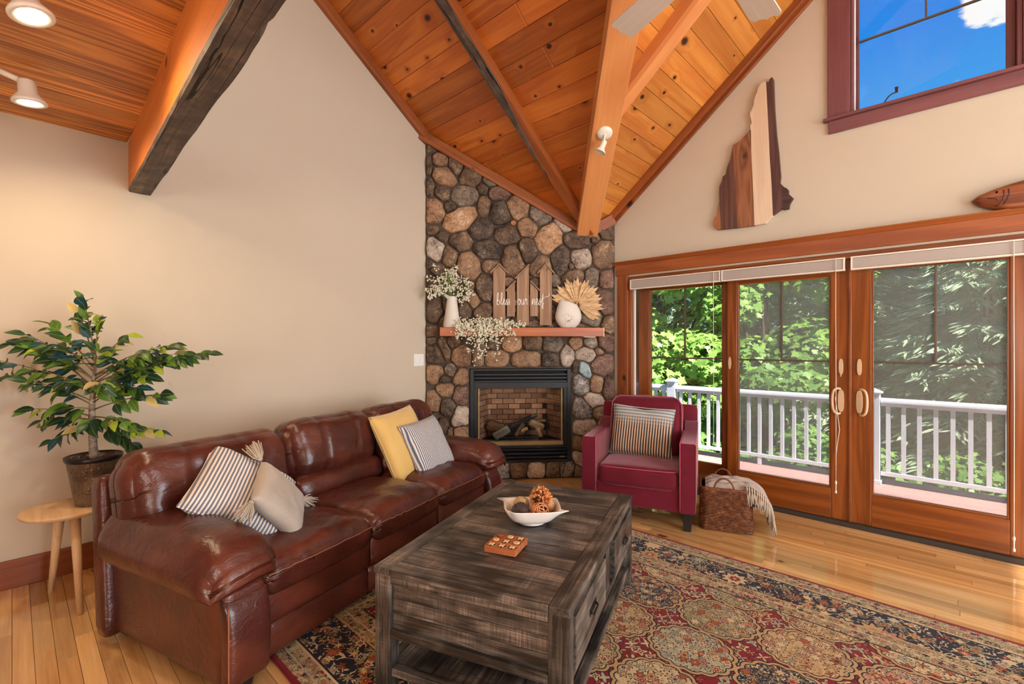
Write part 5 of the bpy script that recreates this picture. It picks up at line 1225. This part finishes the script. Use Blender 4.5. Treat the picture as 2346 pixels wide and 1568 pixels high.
MB().tube([(sx_(1.168), -.0115, szz(1.815)), (sx_(1.195), -.0115, szz(1.832)), (sx_(1.222), -.0115, szz(1.836)), (sx_(1.236), -.0115, szz(1.852)), (sx_(1.235), -.0115, szz(1.872))], .0024, 5).build('letter', WHT, sg, True)

mv = thing('moon_vase', 'round white distressed vase with a slanted rim on the mantel', 'vase', on_mantel(1.408, .115), FRZ)
def moon(u, v):
    a = u * 2 * math.pi; R = [.070, .098, .119, .129, .130, .124, .111, .094, .080][min(8, int(v * 8))]; i = int(v * 8); f = v * 8 - i
    tab = [.070, .100, .120, .130, .131, .126, .116, .102, .086]; R = tab[i] + (tab[min(i + 1, 8)] - tab[i]) * f
    z = v * .245; z += max(0, v - .7) / .3 * (.024 * -math.cos(a) + .008); return (R * math.cos(a), R * .62 * math.sin(a), z)
mm = MB(); mm.grid(moon, 40, 24, True); mm.f.append(tuple(range(39, -1, -1)))
def moon_in(u, v): p = moon(u, 1 - v * .5); k = .93; return (p[0] * k, p[1] * k, p[2])
mm.grid(moon_in, 40, 6, True)
mm.f += [(40 * 24 + k, 40 * 24 + (k + 1) % 40, 40 * 25 + (k + 1) % 40, 40 * 25 + k) for k in range(40)]
def fn_moon(h):
    co = h.coord(); x, y, z = h.xyz(co); n = h.noise(co, 55, 4, .7); near = ((x + .02) * (x + .02) + (z - .09) * (z - .09)).sqrt().step(.07, .015)
    return principled(h, h.mix((n.step(.52, .6)) * near, h.mix(h.noise(co, 7, 3), S(236, 228, 216), S(212, 200, 188)), S(118, 84, 70)), .7, h.bump(h.noise(co, 40, 3), .2, .003), .3)
mm.build('body', mat('chipped_white_clay', fn_moon), mv, True)
MB().prism([(-.008, 0), (.010, .004), (.002, -.008)], -.001, 0).build('chip', plain('dark_chip', S(80, 56, 50), .8), mv, mw=Matrix.Translation((.016, -.0505, .018)))
pf = thing('palm_fan', 'dried tan palm fan leaning out of the round vase', 'dried plant', (on_mantel(1.50, .08)[0], on_mantel(1.50, .08)[1], MZ + .225), FRZ)
PALM = mat('dried_palm', lambda h: principled(h, h.ramp(h.noise(h.scale(h.coord(), (.3, 1, 1)), 40, 3), [(.3, S(190, 148, 104)), (.7, S(234, 198, 152))]), .75, None, .25))
NBL = 27; rp = random.Random(8)
for k in range(NBL):
    a = D2R(166 - (166 + 38) * k / (NBL - 1)); L = (.262 + .025 * math.sin(k * 2.1)) * (1 - .10 * abs(k / (NBL - 1) - .45)); c, s = math.cos(a), math.sin(a); fold = .012 * (1 if k % 2 else -1)
    vs = [(.028 * c, .0, .028 * s)]; wd = .017
    for t, q in ((.45, .7), (.78, 1.25), (.88, .9)):
        for e in (-1, 1): vs.append((c * L * t - s * wd * q * e, fold * e * .6 - .02 * t * (k % 3 == 0), s * L * t + c * wd * q * e))
    vs.append((c * L * 1.04, 0, s * L * 1.04))
    fs = [(0, 1, 2), (1, 3, 4, 2), (3, 5, 6, 4), (5, 7, 6)]
    n = len(vs); vs2 = [(p[0], p[1] + .0016, p[2]) for p in vs]; fs += [tuple(i + n for i in f[::-1]) for f in fs]
    MB().add(vs + vs2, fs).build('leaf', PALM, pf, mw=Matrix.Rotation(rp.uniform(-.05, .05), 4, 'Z'))
MB().tube([(-.015, 0, -.12), (-.006, 0, -.02), (.006, 0, .04)], .008, 8).build('stalk', PALM, pf, True)
MB().lathe([(.0, -.008), (.008, -.004), (.009, .002), (.005, .008), (0, .009)], 14, (.118, -.03, .085), caps=False).build('berry', plain('pale_bead', S(236, 214, 190), .5), pf, True)

# ------------------------------------------------------------------ plank plaque and carved fish on the right wall
PLQ = {'w': [[-1.247,3.142],[-1.251,3.174],[-1.237,3.188],[-1.248,3.237],[-1.255,3.271],[-1.238,3.301],[-1.223,3.336],[-1.226,3.364],[-1.212,3.404],[-1.197,3.43],[-1.19,3.467],[-1.16,3.499],[-1.13,3.491],[-1.115,3.166],[-1.103,2.872],[-1.09,2.65],[-1.08,2.389],[-1.103,2.371],[-1.136,2.338],[-1.217,2.337],[-1.23,2.682],[-1.242,2.947]],
 'r': [[-1.13,3.491],[-1.111,3.48],[-1.099,3.508],[-1.084,3.51],[-1.076,3.49],[-1.068,3.247],[-1.054,3.033],[-1.038,2.889],[-1.024,2.695],[-1.029,2.644],[-1.015,2.623],[-1.009,2.441],[-1.036,2.42],[-1.08,2.393],[-1.09,2.65],[-1.103,2.872],[-1.115,3.166]],
 'x': [[-1.015,2.623],[-.998,2.602],[-.981,2.59],[-.969,2.571],[-.97,2.544],[-.952,2.523],[-.936,2.501],[-.948,2.484],[-.961,2.461],[-.967,2.424],[-1.009,2.425]],
 'b': [[-1.255,3.141],[-1.28,3.111],[-1.327,3.071],[-1.386,3.05],[-1.377,2.892],[-1.367,2.714],[-1.36,2.529],[-1.352,2.339],[-1.217,2.334],[-1.23,2.682],[-1.242,2.947]],
 'd': [[-1.386,3.05],[-1.393,3.007],[-1.411,2.929],[-1.433,2.879],[-1.446,2.817],[-1.472,2.8],[-1.478,2.764],[-1.499,2.722],[-1.501,2.67],[-1.496,2.509],[-1.487,2.348],[-1.352,2.339],[-1.36,2.529],[-1.367,2.714],[-1.377,2.892]],
 't': [[-1.501,2.59],[-1.515,2.522],[-1.521,2.481],[-1.542,2.452],[-1.552,2.397],[-1.528,2.369],[-1.517,2.35],[-1.487,2.348],[-1.494,2.481]]}
PLM = {'w': wood('white_barnboard', S(232, 208, 180), S(206, 178, 148), 'Z', 2, 20, 0, .7, .1, .05, .6), 'r': wood('umber_barnboard', S(108, 72, 64), S(72, 44, 40), 'Z', 2, 24, 0, .7, .15, .05, .9), 'x': wood('umber_cross_board', S(96, 64, 58), S(62, 38, 36), 'X', 2, 24, 0, .7, .2, .05, .9),
       'b': wood('brown_barnboard', S(166, 108, 72), S(108, 62, 38), 'Z', 2, 26, 3.0, .65, .15, .05, .9), 'd': wood('dark_barnboard', S(112, 72, 58), S(64, 38, 32), 'Z', 2, 26, 0, .65, .15, .05, .9), 't': wood('tan_barnboard', S(178, 116, 72), S(140, 84, 48), 'Z', 2, 22, 0, .65, .1, .05, .8)}
pq = thing('plank_plaque', 'state-shaped wall plaque of brown and whitewashed barn boards', 'wall art', (-1.22, YR, 2.34))
for k, P in PLQ.items(): MB().prism([(x + 1.22, z - 2.34) for x, z in P], -.032, -.002).build('board', PLM[k], pq, bevel=.0012)
fsh = thing('carved_fish', 'carved wooden fish standing on the door trim', 'carving', (.55, YR - .04, 2.165))
FO = [(.067, 2.262), (.10, 2.292), (.168, 2.317), (.237, 2.336), (.32, 2.35), (.45, 2.36), (.62, 2.352), (.78, 2.325), (.90, 2.29), (.97, 2.275), (1.06, 2.33), (1.04, 2.26), (1.06, 2.19), (.97, 2.245), (.90, 2.232), (.78, 2.20), (.62, 2.178), (.45, 2.168), (.32, 2.166), (.228, 2.171), (.157, 2.199), (.10, 2.228)]
FISH = wood('laminated_walnut', S(158, 92, 56), S(96, 44, 24), 'X', 1.6, 34, 0, .34, .05, .05, 1.1)
fo = [(x - .55, z - 2.165) for x, z in FO]
vs = [(x, -.004, z) for x, z in fo] + [(x * .965, -.022, .098 + (z - .098) * .90) for x, z in fo] + [(x * .93, -.030, .098 + (z - .098) * .72) for x, z in fo] + [(x, .018, z) for x, z in fo]
n = len(fo); fs = [tuple(range(2 * n, 3 * n)), tuple(range(4 * n - 1, 3 * n - 1, -1))]
for a, b in ((0, 1), (1, 2), (3, 0)): fs += [(a * n + i, a * n + (i + 1) % n, b * n + (i + 1) % n, b * n + i) for i in range(n)]
MB().add(vs, fs).build('body', FISH, fsh, True)
GRV = plain('carved_groove', S(58, 26, 16), .6)
for P in ([(.148, 2.298), (.150, 2.27), (.142, 2.235), (.128, 2.215), (.116, 2.206)], [(.168, 2.302), (.172, 2.275), (.164, 2.24), (.146, 2.210)], [(.078, 2.262), (.10, 2.256), (.115, 2.252), (.122, 2.238)]):
    MB().tube([(x + .06 - .55, -.0315 + .012 * max(0, (.2 - x)), z - 2.165) for x, z in P], .0022, 5).build('groove', GRV, fsh, True)
MB().lathe([(.006, 0), (.005, .003), (0, .004)], 12, (.178 - .55, -.030, 2.292 - 2.165), 'Y').build('eye', GRV, fsh)

# ------------------------------------------------------------------ lamps and fan
LAMPW = plain('white_lamp_metal', S(236, 228, 214), .35, var=.02, bump=0)
GLOW = mat('glowing_lens', lambda h: h.node('Emission', {'Color': (1, .86, .62, 1), 'Strength': 22}).outputs[0])
def spot(label, lens, aim, back, ceil_z, power, on=True):
    d = (Vector(aim) - Vector(lens)).normalized(); fr = frame(lens, d, (0, 0, 1) if abs(d.z) < .9 else (0, 1, 0))
    t = thing('track_spotlight', label, 'lamp', mw=fr, group='spotlights under the loft')
    MB().lathe([(.0, -.10), (.028, -.10), (.032, -.094), (.036, -.04), (.058, -.012), (.063, -.004), (.063, .004), (.056, .007), (.044, .004), (.040, -.006)], 32, ax='X', caps=False).build('housing', LAMPW, t, True)
    MB().lathe([(.0, -.004), (.030, -.004), (.041, -.007)], 28, ax='X', caps=False).build('bulb', GLOW, t, True)
    inv = fr.inverted(); top = inv @ Vector((back[0], back[1], ceil_z)); 
    MB().tube([(-.085, 0, 0), tuple(top)], .013, 10).build('arm', LAMPW, t, True)
    MB().lathe([(.0, 0), (.05, 0), (.05, .014), (.0, .018)], 20, caps=False).build('canopy', LAMPW, t, True, mw=inv @ Matrix.Translation((back[0], back[1], ceil_z - .018)))
    ld = bpy.data.lights.new('spot_bulb', 'SPOT'); ld.energy = power; ld.color = (1, .76, .48); ld.spot_size = D2R(172); ld.spot_blend = .7; ld.shadow_soft_size = .045
    lo = bpy.data.objects.new('spot_bulb', ld); COL.objects.link(lo); lo.parent = t; lo.location = (.012, 0, 0); lo.rotation_euler = (0, D2R(-90), 0)
    return t
spot('lit white spotlight nearer the camera under the loft boards', (-2.33, .045, 2.49), (-2.15, .35, 1.2), (-2.42, -.10), 2.63, 30)
spot('lit white spotlight nearer the left wall under the loft boards', (-3.16, .055, 2.485), (-3.2, .20, 1.2), (-3.22, -.09), 2.63, 30)
# unlit spotlight on the valley beam
sp_t = 1.18; pb = vfr @ Vector((sp_t + .1, -.005, -.10))
vs_ = thing('beam_spotlight', 'unlit white spotlight on a round plate under the valley beam', 'lamp', mw=Matrix.Translation(pb) @ (vfr.to_3x3().to_4x4()))
MB().lathe([(.0, -.022), (.03, -.022), (.058, -.014), (.062, -.002), (.062, 0)], 32, caps=False).build('canopy', LAMPW, vs_, True)
iv = vs_.matrix_world.to_3x3().inverted() if False else vfr.to_3x3().inverted()
dn = iv @ Vector((-.10, .02, -1)).normalized(); j0 = Vector((0, 0, -.02)); j1 = j0 + dn * .055
MB().tube([j0, j1], .008, 8).build('arm', LAMPW, vs_, True); MB().lathe([(.0, -.012), (.011, -.008), (.012, .008), (0, .012)], 12, tuple(j0)).build('joint', LAMPW, vs_, True)
hd = iv @ Vector((-.35, -.25, -1)).normalized(); hf = frame(j1, hd, (0, 1, 0))
MB().lathe([(.0, -.012), (.018, -.01), (.022, 0), (.022, .045), (.030, .062), (.044, .078), (.046, .086), (.040, .086), (.03, .072), (0, .066)], 28, ax='X', caps=False).build('housing', LAMPW, vs_, True, mw=hf)
# ceiling fan
FX, FY, FZ = -.79, 2.23, 3.20
fan = thing('ceiling_fan', 'white five-blade ceiling fan hanging from the vaulted ceiling', 'ceiling fan', (FX, FY, FZ))
MB().tube([(0, 0, .08), (0, 0, max(zA(FY), zB(FX)) - FZ)], .013, 10).build('downrod', LAMPW, fan, True)
MB().lathe([(.0, -.07), (.05, -.065), (.095, -.03), (.105, .02), (.085, .07), (.03, .10), (0, .10)], 32, caps=False).build('motor', LAMPW, fan, True)
zc_ = max(zA(FY), zB(FX)) - FZ
MB().lathe([(.0, -.09), (.03, -.09), (.065, -.03), (.07, .03), (0, .03)], 24, (0, 0, zc_), caps=False).build('canopy', LAMPW, fan, True)
FANW = mat('white_fan_blade', lambda h: principled(h, h.mix(h.noise(h.scale(h.coord(), (.05, 1, 1)), 50, 3), S(232, 224, 216), S(206, 198, 192)), .45, None, .4))
a0 = math.atan2(2.454 - FY, -1.443 - FX)
tip = [(.0, -.058), (.10, -.068), (.40, -.080), (.49, -.082), (.515, -.074), (.522, -.055), (.512, -.035), (.520, -.012), (.532, 0), (.520, .012), (.512, .035), (.522, .055), (.515, .074), (.49, .082), (.40, .080), (.10, .068), (.0, .058)]
for k in range(5):
    fr = Matrix.Rotation(a0 + 2 * math.pi * k / 5, 4, 'Z') @ Matrix.Translation((.165, 0, -.01)) @ Matrix.Rotation(D2R(10), 4, 'X')
    MB().prism(tip, -.004, .004, lambda a, b, d: (a, b, d)).build('blade', FANW, fan, mw=fr, bevel=.002)
    MB().box(-.09, .06, -.018, .018, -.008, .006).build('blade_iron', LAMPW, fan, mw=fr @ Matrix.Translation((0, 0, .006)), bevel=.003)

# ------------------------------------------------------------------ blinds
def blind(label, x0, x1, cord, zend, loop=False):
    t = thing('roller_blind', label, 'blind', ((x0 + x1) / 2, YR - .005, 1.895)); ox = (x0 + x1) / 2
    MB().box(x0 - ox, x1 - ox, -.03, .004, .012, .088).build('rolled_shade', BLINDF, t, bevel=.006)
    MB().box(x0 - ox, x1 - ox, -.034, .004, .088, .098).build('head_rail', BLINDW, t, bevel=.002); MB().box(x0 - ox, x1 - ox, -.034, .004, 0, .012).build('bottom_rail', BLINDW, t, bevel=.003)
    for xx in (x0 + .001, x1 - .011): MB().box(xx - ox, xx + .01 - ox, -.034, .004, .012, .088).build('end_cap', BLINDW, t)
    if cord is not None:
        xc = cord - ox
        P = [(xc, -.038, .09), (xc, -.040, -.3), (xc + .002, -.042, -.9), (xc + .001, -.040, zend - 1.895 + .05)]
        MB().tube(P, .0022, 5).build('pull_cord', BLINDW, t, True)
        if loop: MB().tube([(xc + .002, -.075, -.93), (xc + .022, -.075, -1.10), (xc + .028, -.066, -1.17), (xc + .012, -.05, -1.28), (xc + .002, -.041, -1.36), (xc + .001, -.040, zend - 1.895 + .06)], .0022, 5).build('pull_cord', BLINDW, t, True)
        MB().lathe([(.0025, .05), (.006, .045), (.0075, .03), (.004, .022), (.003, -.02), (.007, -.03), (.0075, -.04), (0, -.048)], 10, (xc + .001, -.040, zend - 1.895), caps=False).build('cord_tassel', BLINDW, t, True)
    return t
blind('narrow grey roller blind nearest the fireplace', -2.36, -1.49, -1.545, .52)
blind('grey roller blind left of the paired door handles', -1.483, -.600, -.655, .29, True)
blind('grey roller blind on the rightmost door in view', -.566, .310, .252, .13)
blind('grey roller blind at the far right end of the doors', .318, 1.19, None, 0)
# ------------------------------------------------------------------ outdoors: deck, railing, ground, trees
DZ = -.08; RY = 6.13
dk = bpy.data.objects.new('deck', None); COL.objects.link(dk); struct(dk)
y = 4.43
while y < 6.30:
    for a, b in ((-9.0, -1.9), (-1.896, 4.8)): box('deck_board', DECKM, (a, b, y, y + .136, DZ - .025, DZ), dk, .004)
    y += .14
box('deck_skirt', RAILW, (-9, 4.8, 6.31, 6.335, -.35, DZ - .002), dk)
pf_ = lambda: None
for k, x in enumerate((-4.95, -2.80, -.63, 1.54, 3.7)):
    t = thing('railing_post', ['white railing post far left beyond the doors', 'white railing post seen through the leftmost door', 'white railing post at the left edge of the right door', 'white railing post right of the right door', 'white railing post at the right end of the deck'][k], 'post', (x, RY, DZ), group='posts of the deck railing')
    MB().box(-.055, .055, -.055, .055, 0, .93).build('shaft', RAILW, t, bevel=.003)
    MB().box(-.075, .075, -.075, .075, .93, .945).build('cap', RAILW, t, bevel=.003); MB().add([(-.068, -.068, .945), (.068, -.068, .945), (.068, .068, .945), (-.068, .068, .945), (0, 0, .985)], [(0, 1, 4), (1, 2, 4), (2, 3, 4), (3, 0, 4), (3, 2, 1, 0)]).build('cap', RAILW, t)
    MB().box(-.068, .068, -.068, .068, 0, .04).build('skirt', RAILW, t, bevel=.004)
for k, (a, b) in enumerate(((-4.89, -2.86), (-2.74, -.69), (-.57, 1.48), (1.60, 3.64))):
    t = thing('deck_railing', ['white railing section left of the leftmost post', 'white balustrade railing outside the left and middle doors', 'white balustrade railing outside the right door', 'white railing section at the right end of the deck'][k], 'railing', ((a + b) / 2, RY, DZ), group='deck railing sections')
    h = (b - a) / 2
    MB().prism([(-.045, .835), (-.045, .86), (-.03, .882), (.03, .882), (.045, .86), (.045, .835)], -h, h, lambda p, q, d: (d, p, q)).build('top_rail', RAILW, t, bevel=.003)
    MB().box(-h, h, -.02, .02, .80, .835).build('top_rail', RAILW, t, bevel=.003); MB().box(-h, h, -.025, .025, .09, .13).build('bottom_rail', RAILW, t, bevel=.003)
    n = int(2 * h / .117); me = MB().box(-.0175, .0175, -.0175, .0175, .13, .80).mesh('baluster')
    for i in range(n): link('baluster', me, RAILW, t, loc=(-h + (i + .5) * 2 * h / n, 0, 0))
    MB().box(-.02, .02, -.02, .02, 0, .09).build('foot_block', RAILW, t, bevel=.002)
GRASS = mat('dark_grass', lambda h: principled(h, h.ramp(h.noise(h.coord(), 3, 5, .7), [(.3, S(34, 52, 24)), (.7, S(82, 112, 46))]), .95, None, .1))  # dark to mid green, mottled by noise
g_ = MB().box(-60, 60, 6.6, 90, -2.3, -2.2).build('ground', GRASS); struct(g_)
def foliage(name, c_dark, c_mid, c_light, tl=.35):
    def fn(h):
        co = h.coord(); n = h.noise(co, .9, 3); f = h.noise(co, 14, 2)
        col = h.ramp(n * .6 + f * .5, [(.3, c_dark), (.55, c_mid), (.8, c_light)])
        d = h.node('BsdfDiffuse', {'Color': col}); t = h.node('BsdfTranslucent', {'Color': col}); gl = h.node('BsdfGlossy', {'Roughness': .45, 'Color': (.5, .5, .5, 1)})
        m = h.nt.nodes.new('ShaderNodeMixShader'); m.inputs[0].default_value = tl; h.nt.links.new(d.outputs[0], m.inputs[1]); h.nt.links.new(t.outputs[0], m.inputs[2])
        m2 = h.nt.nodes.new('ShaderNodeMixShader'); m2.inputs[0].default_value = .06; h.nt.links.new(m.outputs[0], m2.inputs[1]); h.nt.links.new(gl.outputs[0], m2.inputs[2]); return m2.outputs[0]
    return mat(name, fn)
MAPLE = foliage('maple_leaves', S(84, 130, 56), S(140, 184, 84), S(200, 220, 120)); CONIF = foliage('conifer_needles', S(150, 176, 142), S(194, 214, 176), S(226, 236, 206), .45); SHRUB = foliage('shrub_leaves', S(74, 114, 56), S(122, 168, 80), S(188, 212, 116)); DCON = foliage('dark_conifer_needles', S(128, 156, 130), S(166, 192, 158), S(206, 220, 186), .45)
TRB = plain('tree_bark', S(96, 78, 64), .9, bump=.6, scale=20)
def bulk(name, V, F, m, parent):
    me = bpy.data.meshes.new(name); nf = len(F); k = F.shape[1]
    me.vertices.add(len(V)); me.vertices.foreach_set('co', V.astype(np.float32).ravel()); me.loops.add(nf * k); me.loops.foreach_set('vertex_index', F.astype(np.int32).ravel())
    me.polygons.add(nf); me.polygons.foreach_set('loop_start', np.arange(0, nf * k, k, dtype=np.int32)); me.update(calc_edges=True); me.validate()
    return stuff(link(name, me, m, parent))
LEAF2 = np.array([(0, 0, 0), (.18, .30, .02), (.02, .55, 0), (.38, .42, .03), (.55, .62, -.02), (.62, .28, .03), (1.0, 0, -.08), (.62, -.28, .03), (.55, -.62, -.02), (.38, -.42, .03), (.02, -.55, 0), (.18, -.30, .02)])
def scatter(P, Nn, size, rng, shape, tri=None):
    n = len(P); up = Nn + rng.normal(0, .35, (n, 3)); up /= np.linalg.norm(up, axis=1)[:, None]
    x = rng.normal(0, 1, (n, 3)); x[:, 2] -= .6; x -= up * (x * up).sum(1)[:, None]; x /= np.linalg.norm(x, axis=1)[:, None]; y = np.cross(up, x)
    s = size * rng.uniform(.6, 1.25, n)[:, None, None]
    V = P[:, None, :] + s * (shape[None, :, 0:1] * x[:, None, :] + shape[None, :, 1:2] * y[:, None, :] + shape[None, :, 2:3] * up[:, None, :])
    k = len(shape); F = (np.arange(n)[:, None] * k + np.arange(k)[None, :]); return V.reshape(-1, 3), F
def leafy(label, cx, cy, z0, z1, rx, ry, n, size, m, seed, name='maple_tree', cat='tree', group='trees beyond the deck', lumps=26, shape=LEAF2):
    rng = np.random.default_rng(seed); t = thing(name, label, cat, (cx, cy, -2.2), group=group); H = (z1 - z0) / 2; zc = (z0 + z1) / 2 + 2.2
    d = rng.normal(0, 1, (lumps, 3)); d /= np.linalg.norm(d, axis=1)[:, None]; C = d * np.array([rx, ry, H]) * rng.uniform(.45, .85, (lumps, 1)); rad = rng.uniform(.28, .5, lumps) * min(rx, H)
    i = rng.integers(0, lumps, n); q = rng.normal(0, 1, (n, 3)); q /= np.linalg.norm(q, axis=1)[:, None]; q[:, 2] = q[:, 2] * .75 + .15
    P = C[i] + q * rad[i][:, None] * rng.uniform(.75, 1.05, (n, 1)) + np.array([0, 0, zc]); N = q * .6 + np.array([0, -.35, .7])
    V, F = scatter(P, N, size, rng, shape); bulk('foliage', V, F, m, t)
    if name != 'shrub': MB().tube([(0, 0, 0), (.05, .02, zc * .5), (0, 0, zc + H * .4)], [.12, .09, .03], 8).build('trunk', TRB, t, True)
    for b in range(7 if name != 'shrub' else 3):
        e = Vector(C[b]) + Vector((0, 0, zc)); MB().tube([(0, 0, zc * .55), tuple(e * .6 + Vector((0, 0, zc * .25))), tuple(e)], [.045, .03, .01], 6).build('branch', TRB, t, True)
    return t
SPR = np.array([(0, -.04, 0), (.35, -.10, -.02), (.8, -.07, -.10), (1.15, 0, -.22), (.8, .07, -.10), (.35, .10, -.02), (0, .04, 0)])
def conifer(label, cx, cy, h, r, m, seed, dens=1.0, size=.16):
    rng = np.random.default_rng(seed); t = thing('conifer_tree', label, 'tree', (cx, cy, -2.2), group='trees beyond the deck')
    MB().tube([(0, 0, 0), (0, 0, h * .96)], [.11, .015], 8).build('trunk', TRB, t, True)
    Vs = []; Fs = []; o = 0; nb = int(420 * dens)
    for b in range(nb):
        z = h * (.06 + .92 * (b + rng.random()) / nb); L = r * (1 - z / h) ** .75 * rng.uniform(.75, 1.1) + .12; a = rng.random() * 2 * math.pi; k = max(10, int(L / size * 9))
        s = np.sort(rng.uniform(.15, 1, k)); dx = np.array([math.cos(a), math.sin(a)]); side = np.array([-dx[1], dx[0]])
        P = np.zeros((k, 3)); w_ = rng.uniform(-1, 1, k) * .30 * L * (1 - s * .6); P[:, 0] = dx[0] * s * L + side[0] * w_; P[:, 1] = dx[1] * s * L + side[1] * w_; P[:, 2] = z - .22 * L * s ** 1.6 + rng.normal(0, .03, k)
        ang = a + np.sign(w_) * rng.uniform(.2, .9, k); X = np.stack([np.cos(ang), np.sin(ang), -.25 + rng.normal(0, .12, k)], 1); X /= np.linalg.norm(X, axis=1)[:, None]
        U = np.tile(np.array([0.1, -.8, .75]), (k, 1)) + rng.normal(0, .35, (k, 3)); U -= X * (U * X).sum(1)[:, None]; U /= np.linalg.norm(U, axis=1)[:, None]; Y = np.cross(U, X)
        q = size * rng.uniform(.6, 1.2, k)[:, None, None]
        V = P[:, None, :] + q * (SPR[None, :, 0:1] * X[:, None, :] + SPR[None, :, 1:2] * Y[:, None, :] + SPR[None, :, 2:3] * U[:, None, :]); Vs.append(V.reshape(-1, 3)); Fs.append(o + np.arange(k)[:, None] * 7 + np.arange(7)[None, :]); o += k * 7
    bulk('needles', np.concatenate(Vs), np.concatenate(Fs), m, t)
leafy('bright green maple tree seen through the leftmost glass door', -4.1, 8.4, -1.6, 4.4, 1.7, 1.2, 9000, .15, MAPLE, 1)
leafy('leafy maple tree with pale branches behind the middle door', -2.55, 9.4, -1.2, 4.4, 1.35, 1.1, 6500, .15, MAPLE, 2)
leafy('maple tree standing left of the leftmost door view', -7.0, 9.3, -1.6, 4.2, 1.9, 1.3, 6000, .17, MAPLE, 3)
leafy('low dark leafed maple between the railing and the conifers', -1.95, 8.1, -2.0, 1.25, .9, .7, 3200, .12, SHRUB, 4, lumps=16)
conifer('tall feathery conifer at the left of the right door view', -1.35, 11.0, 7.4, 2.0, CONIF, 5, 1.6)
conifer('tall grey green conifer in the middle of the right door view', .35, 10.4, 7.2, 2.1, CONIF, 6, 1.6)
conifer('conifer at the right edge of the right door view', 1.9, 9.4, 6.4, 1.9, CONIF, 7, 1.4)
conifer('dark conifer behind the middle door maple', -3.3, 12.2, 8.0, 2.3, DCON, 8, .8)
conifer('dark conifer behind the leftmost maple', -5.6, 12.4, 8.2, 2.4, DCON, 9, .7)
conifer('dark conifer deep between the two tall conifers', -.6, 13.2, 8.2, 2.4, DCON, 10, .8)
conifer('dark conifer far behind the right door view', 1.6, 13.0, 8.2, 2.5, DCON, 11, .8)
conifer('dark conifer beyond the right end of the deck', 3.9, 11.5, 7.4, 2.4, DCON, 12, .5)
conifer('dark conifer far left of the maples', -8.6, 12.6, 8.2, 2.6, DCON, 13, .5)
SH_ = [(-5.2, 7.3, .55, 1.0), (-3.6, 7.2, .3, .9), (-2.6, 7.1, .1, .8), (-1.0, 7.4, .15, .85), (.05, 7.5, .2, .9), (1.0, 7.4, .35, .9), (2.0, 7.6, .5, 1.0)]
SL = ['shrub below the deck left of the leftmost post', 'shrub below the deck behind the armchair', 'shrub below the deck behind the basket', 'shrub below the deck left of the paired handles', 'shrub below the deck in the right door view', 'yellow flecked shrub at the right of the right door', 'shrub below the right end of the deck']
for k, (x, y, zt, r_) in enumerate(SH_): leafy(SL[k], x, y, -2.1, zt, r_, .6, 2200, .085, SHRUB, 30 + k, 'shrub', 'shrub', 'shrubs below the deck', 16)
# gooseneck lamp outside the gable window
gl = thing('gooseneck_lamp', 'small black gooseneck lamp outside the upper window', 'lamp', (-.46, YR + .18, 3.02))
MB().tube([(.0, .0, .0), (.0, .10, .03), (.02, .17, .12), (.05, .195, .195), (.076, .20, .236), (.10, .20, .252), (.123, .20, .252)], .005, 8).build('arm', BLACKM, gl, True)
MB().lathe([(0, -.018), (.009, -.016), (.010, .016), (.014, .022), (0, .024)], 14, (.125, .20, .268), caps=False).build('head', BLACKM, gl, True)
MB().box(-.03, .03, -.001, .02, -.04, .04).build('bracket', BLACKM, gl, bevel=.004)
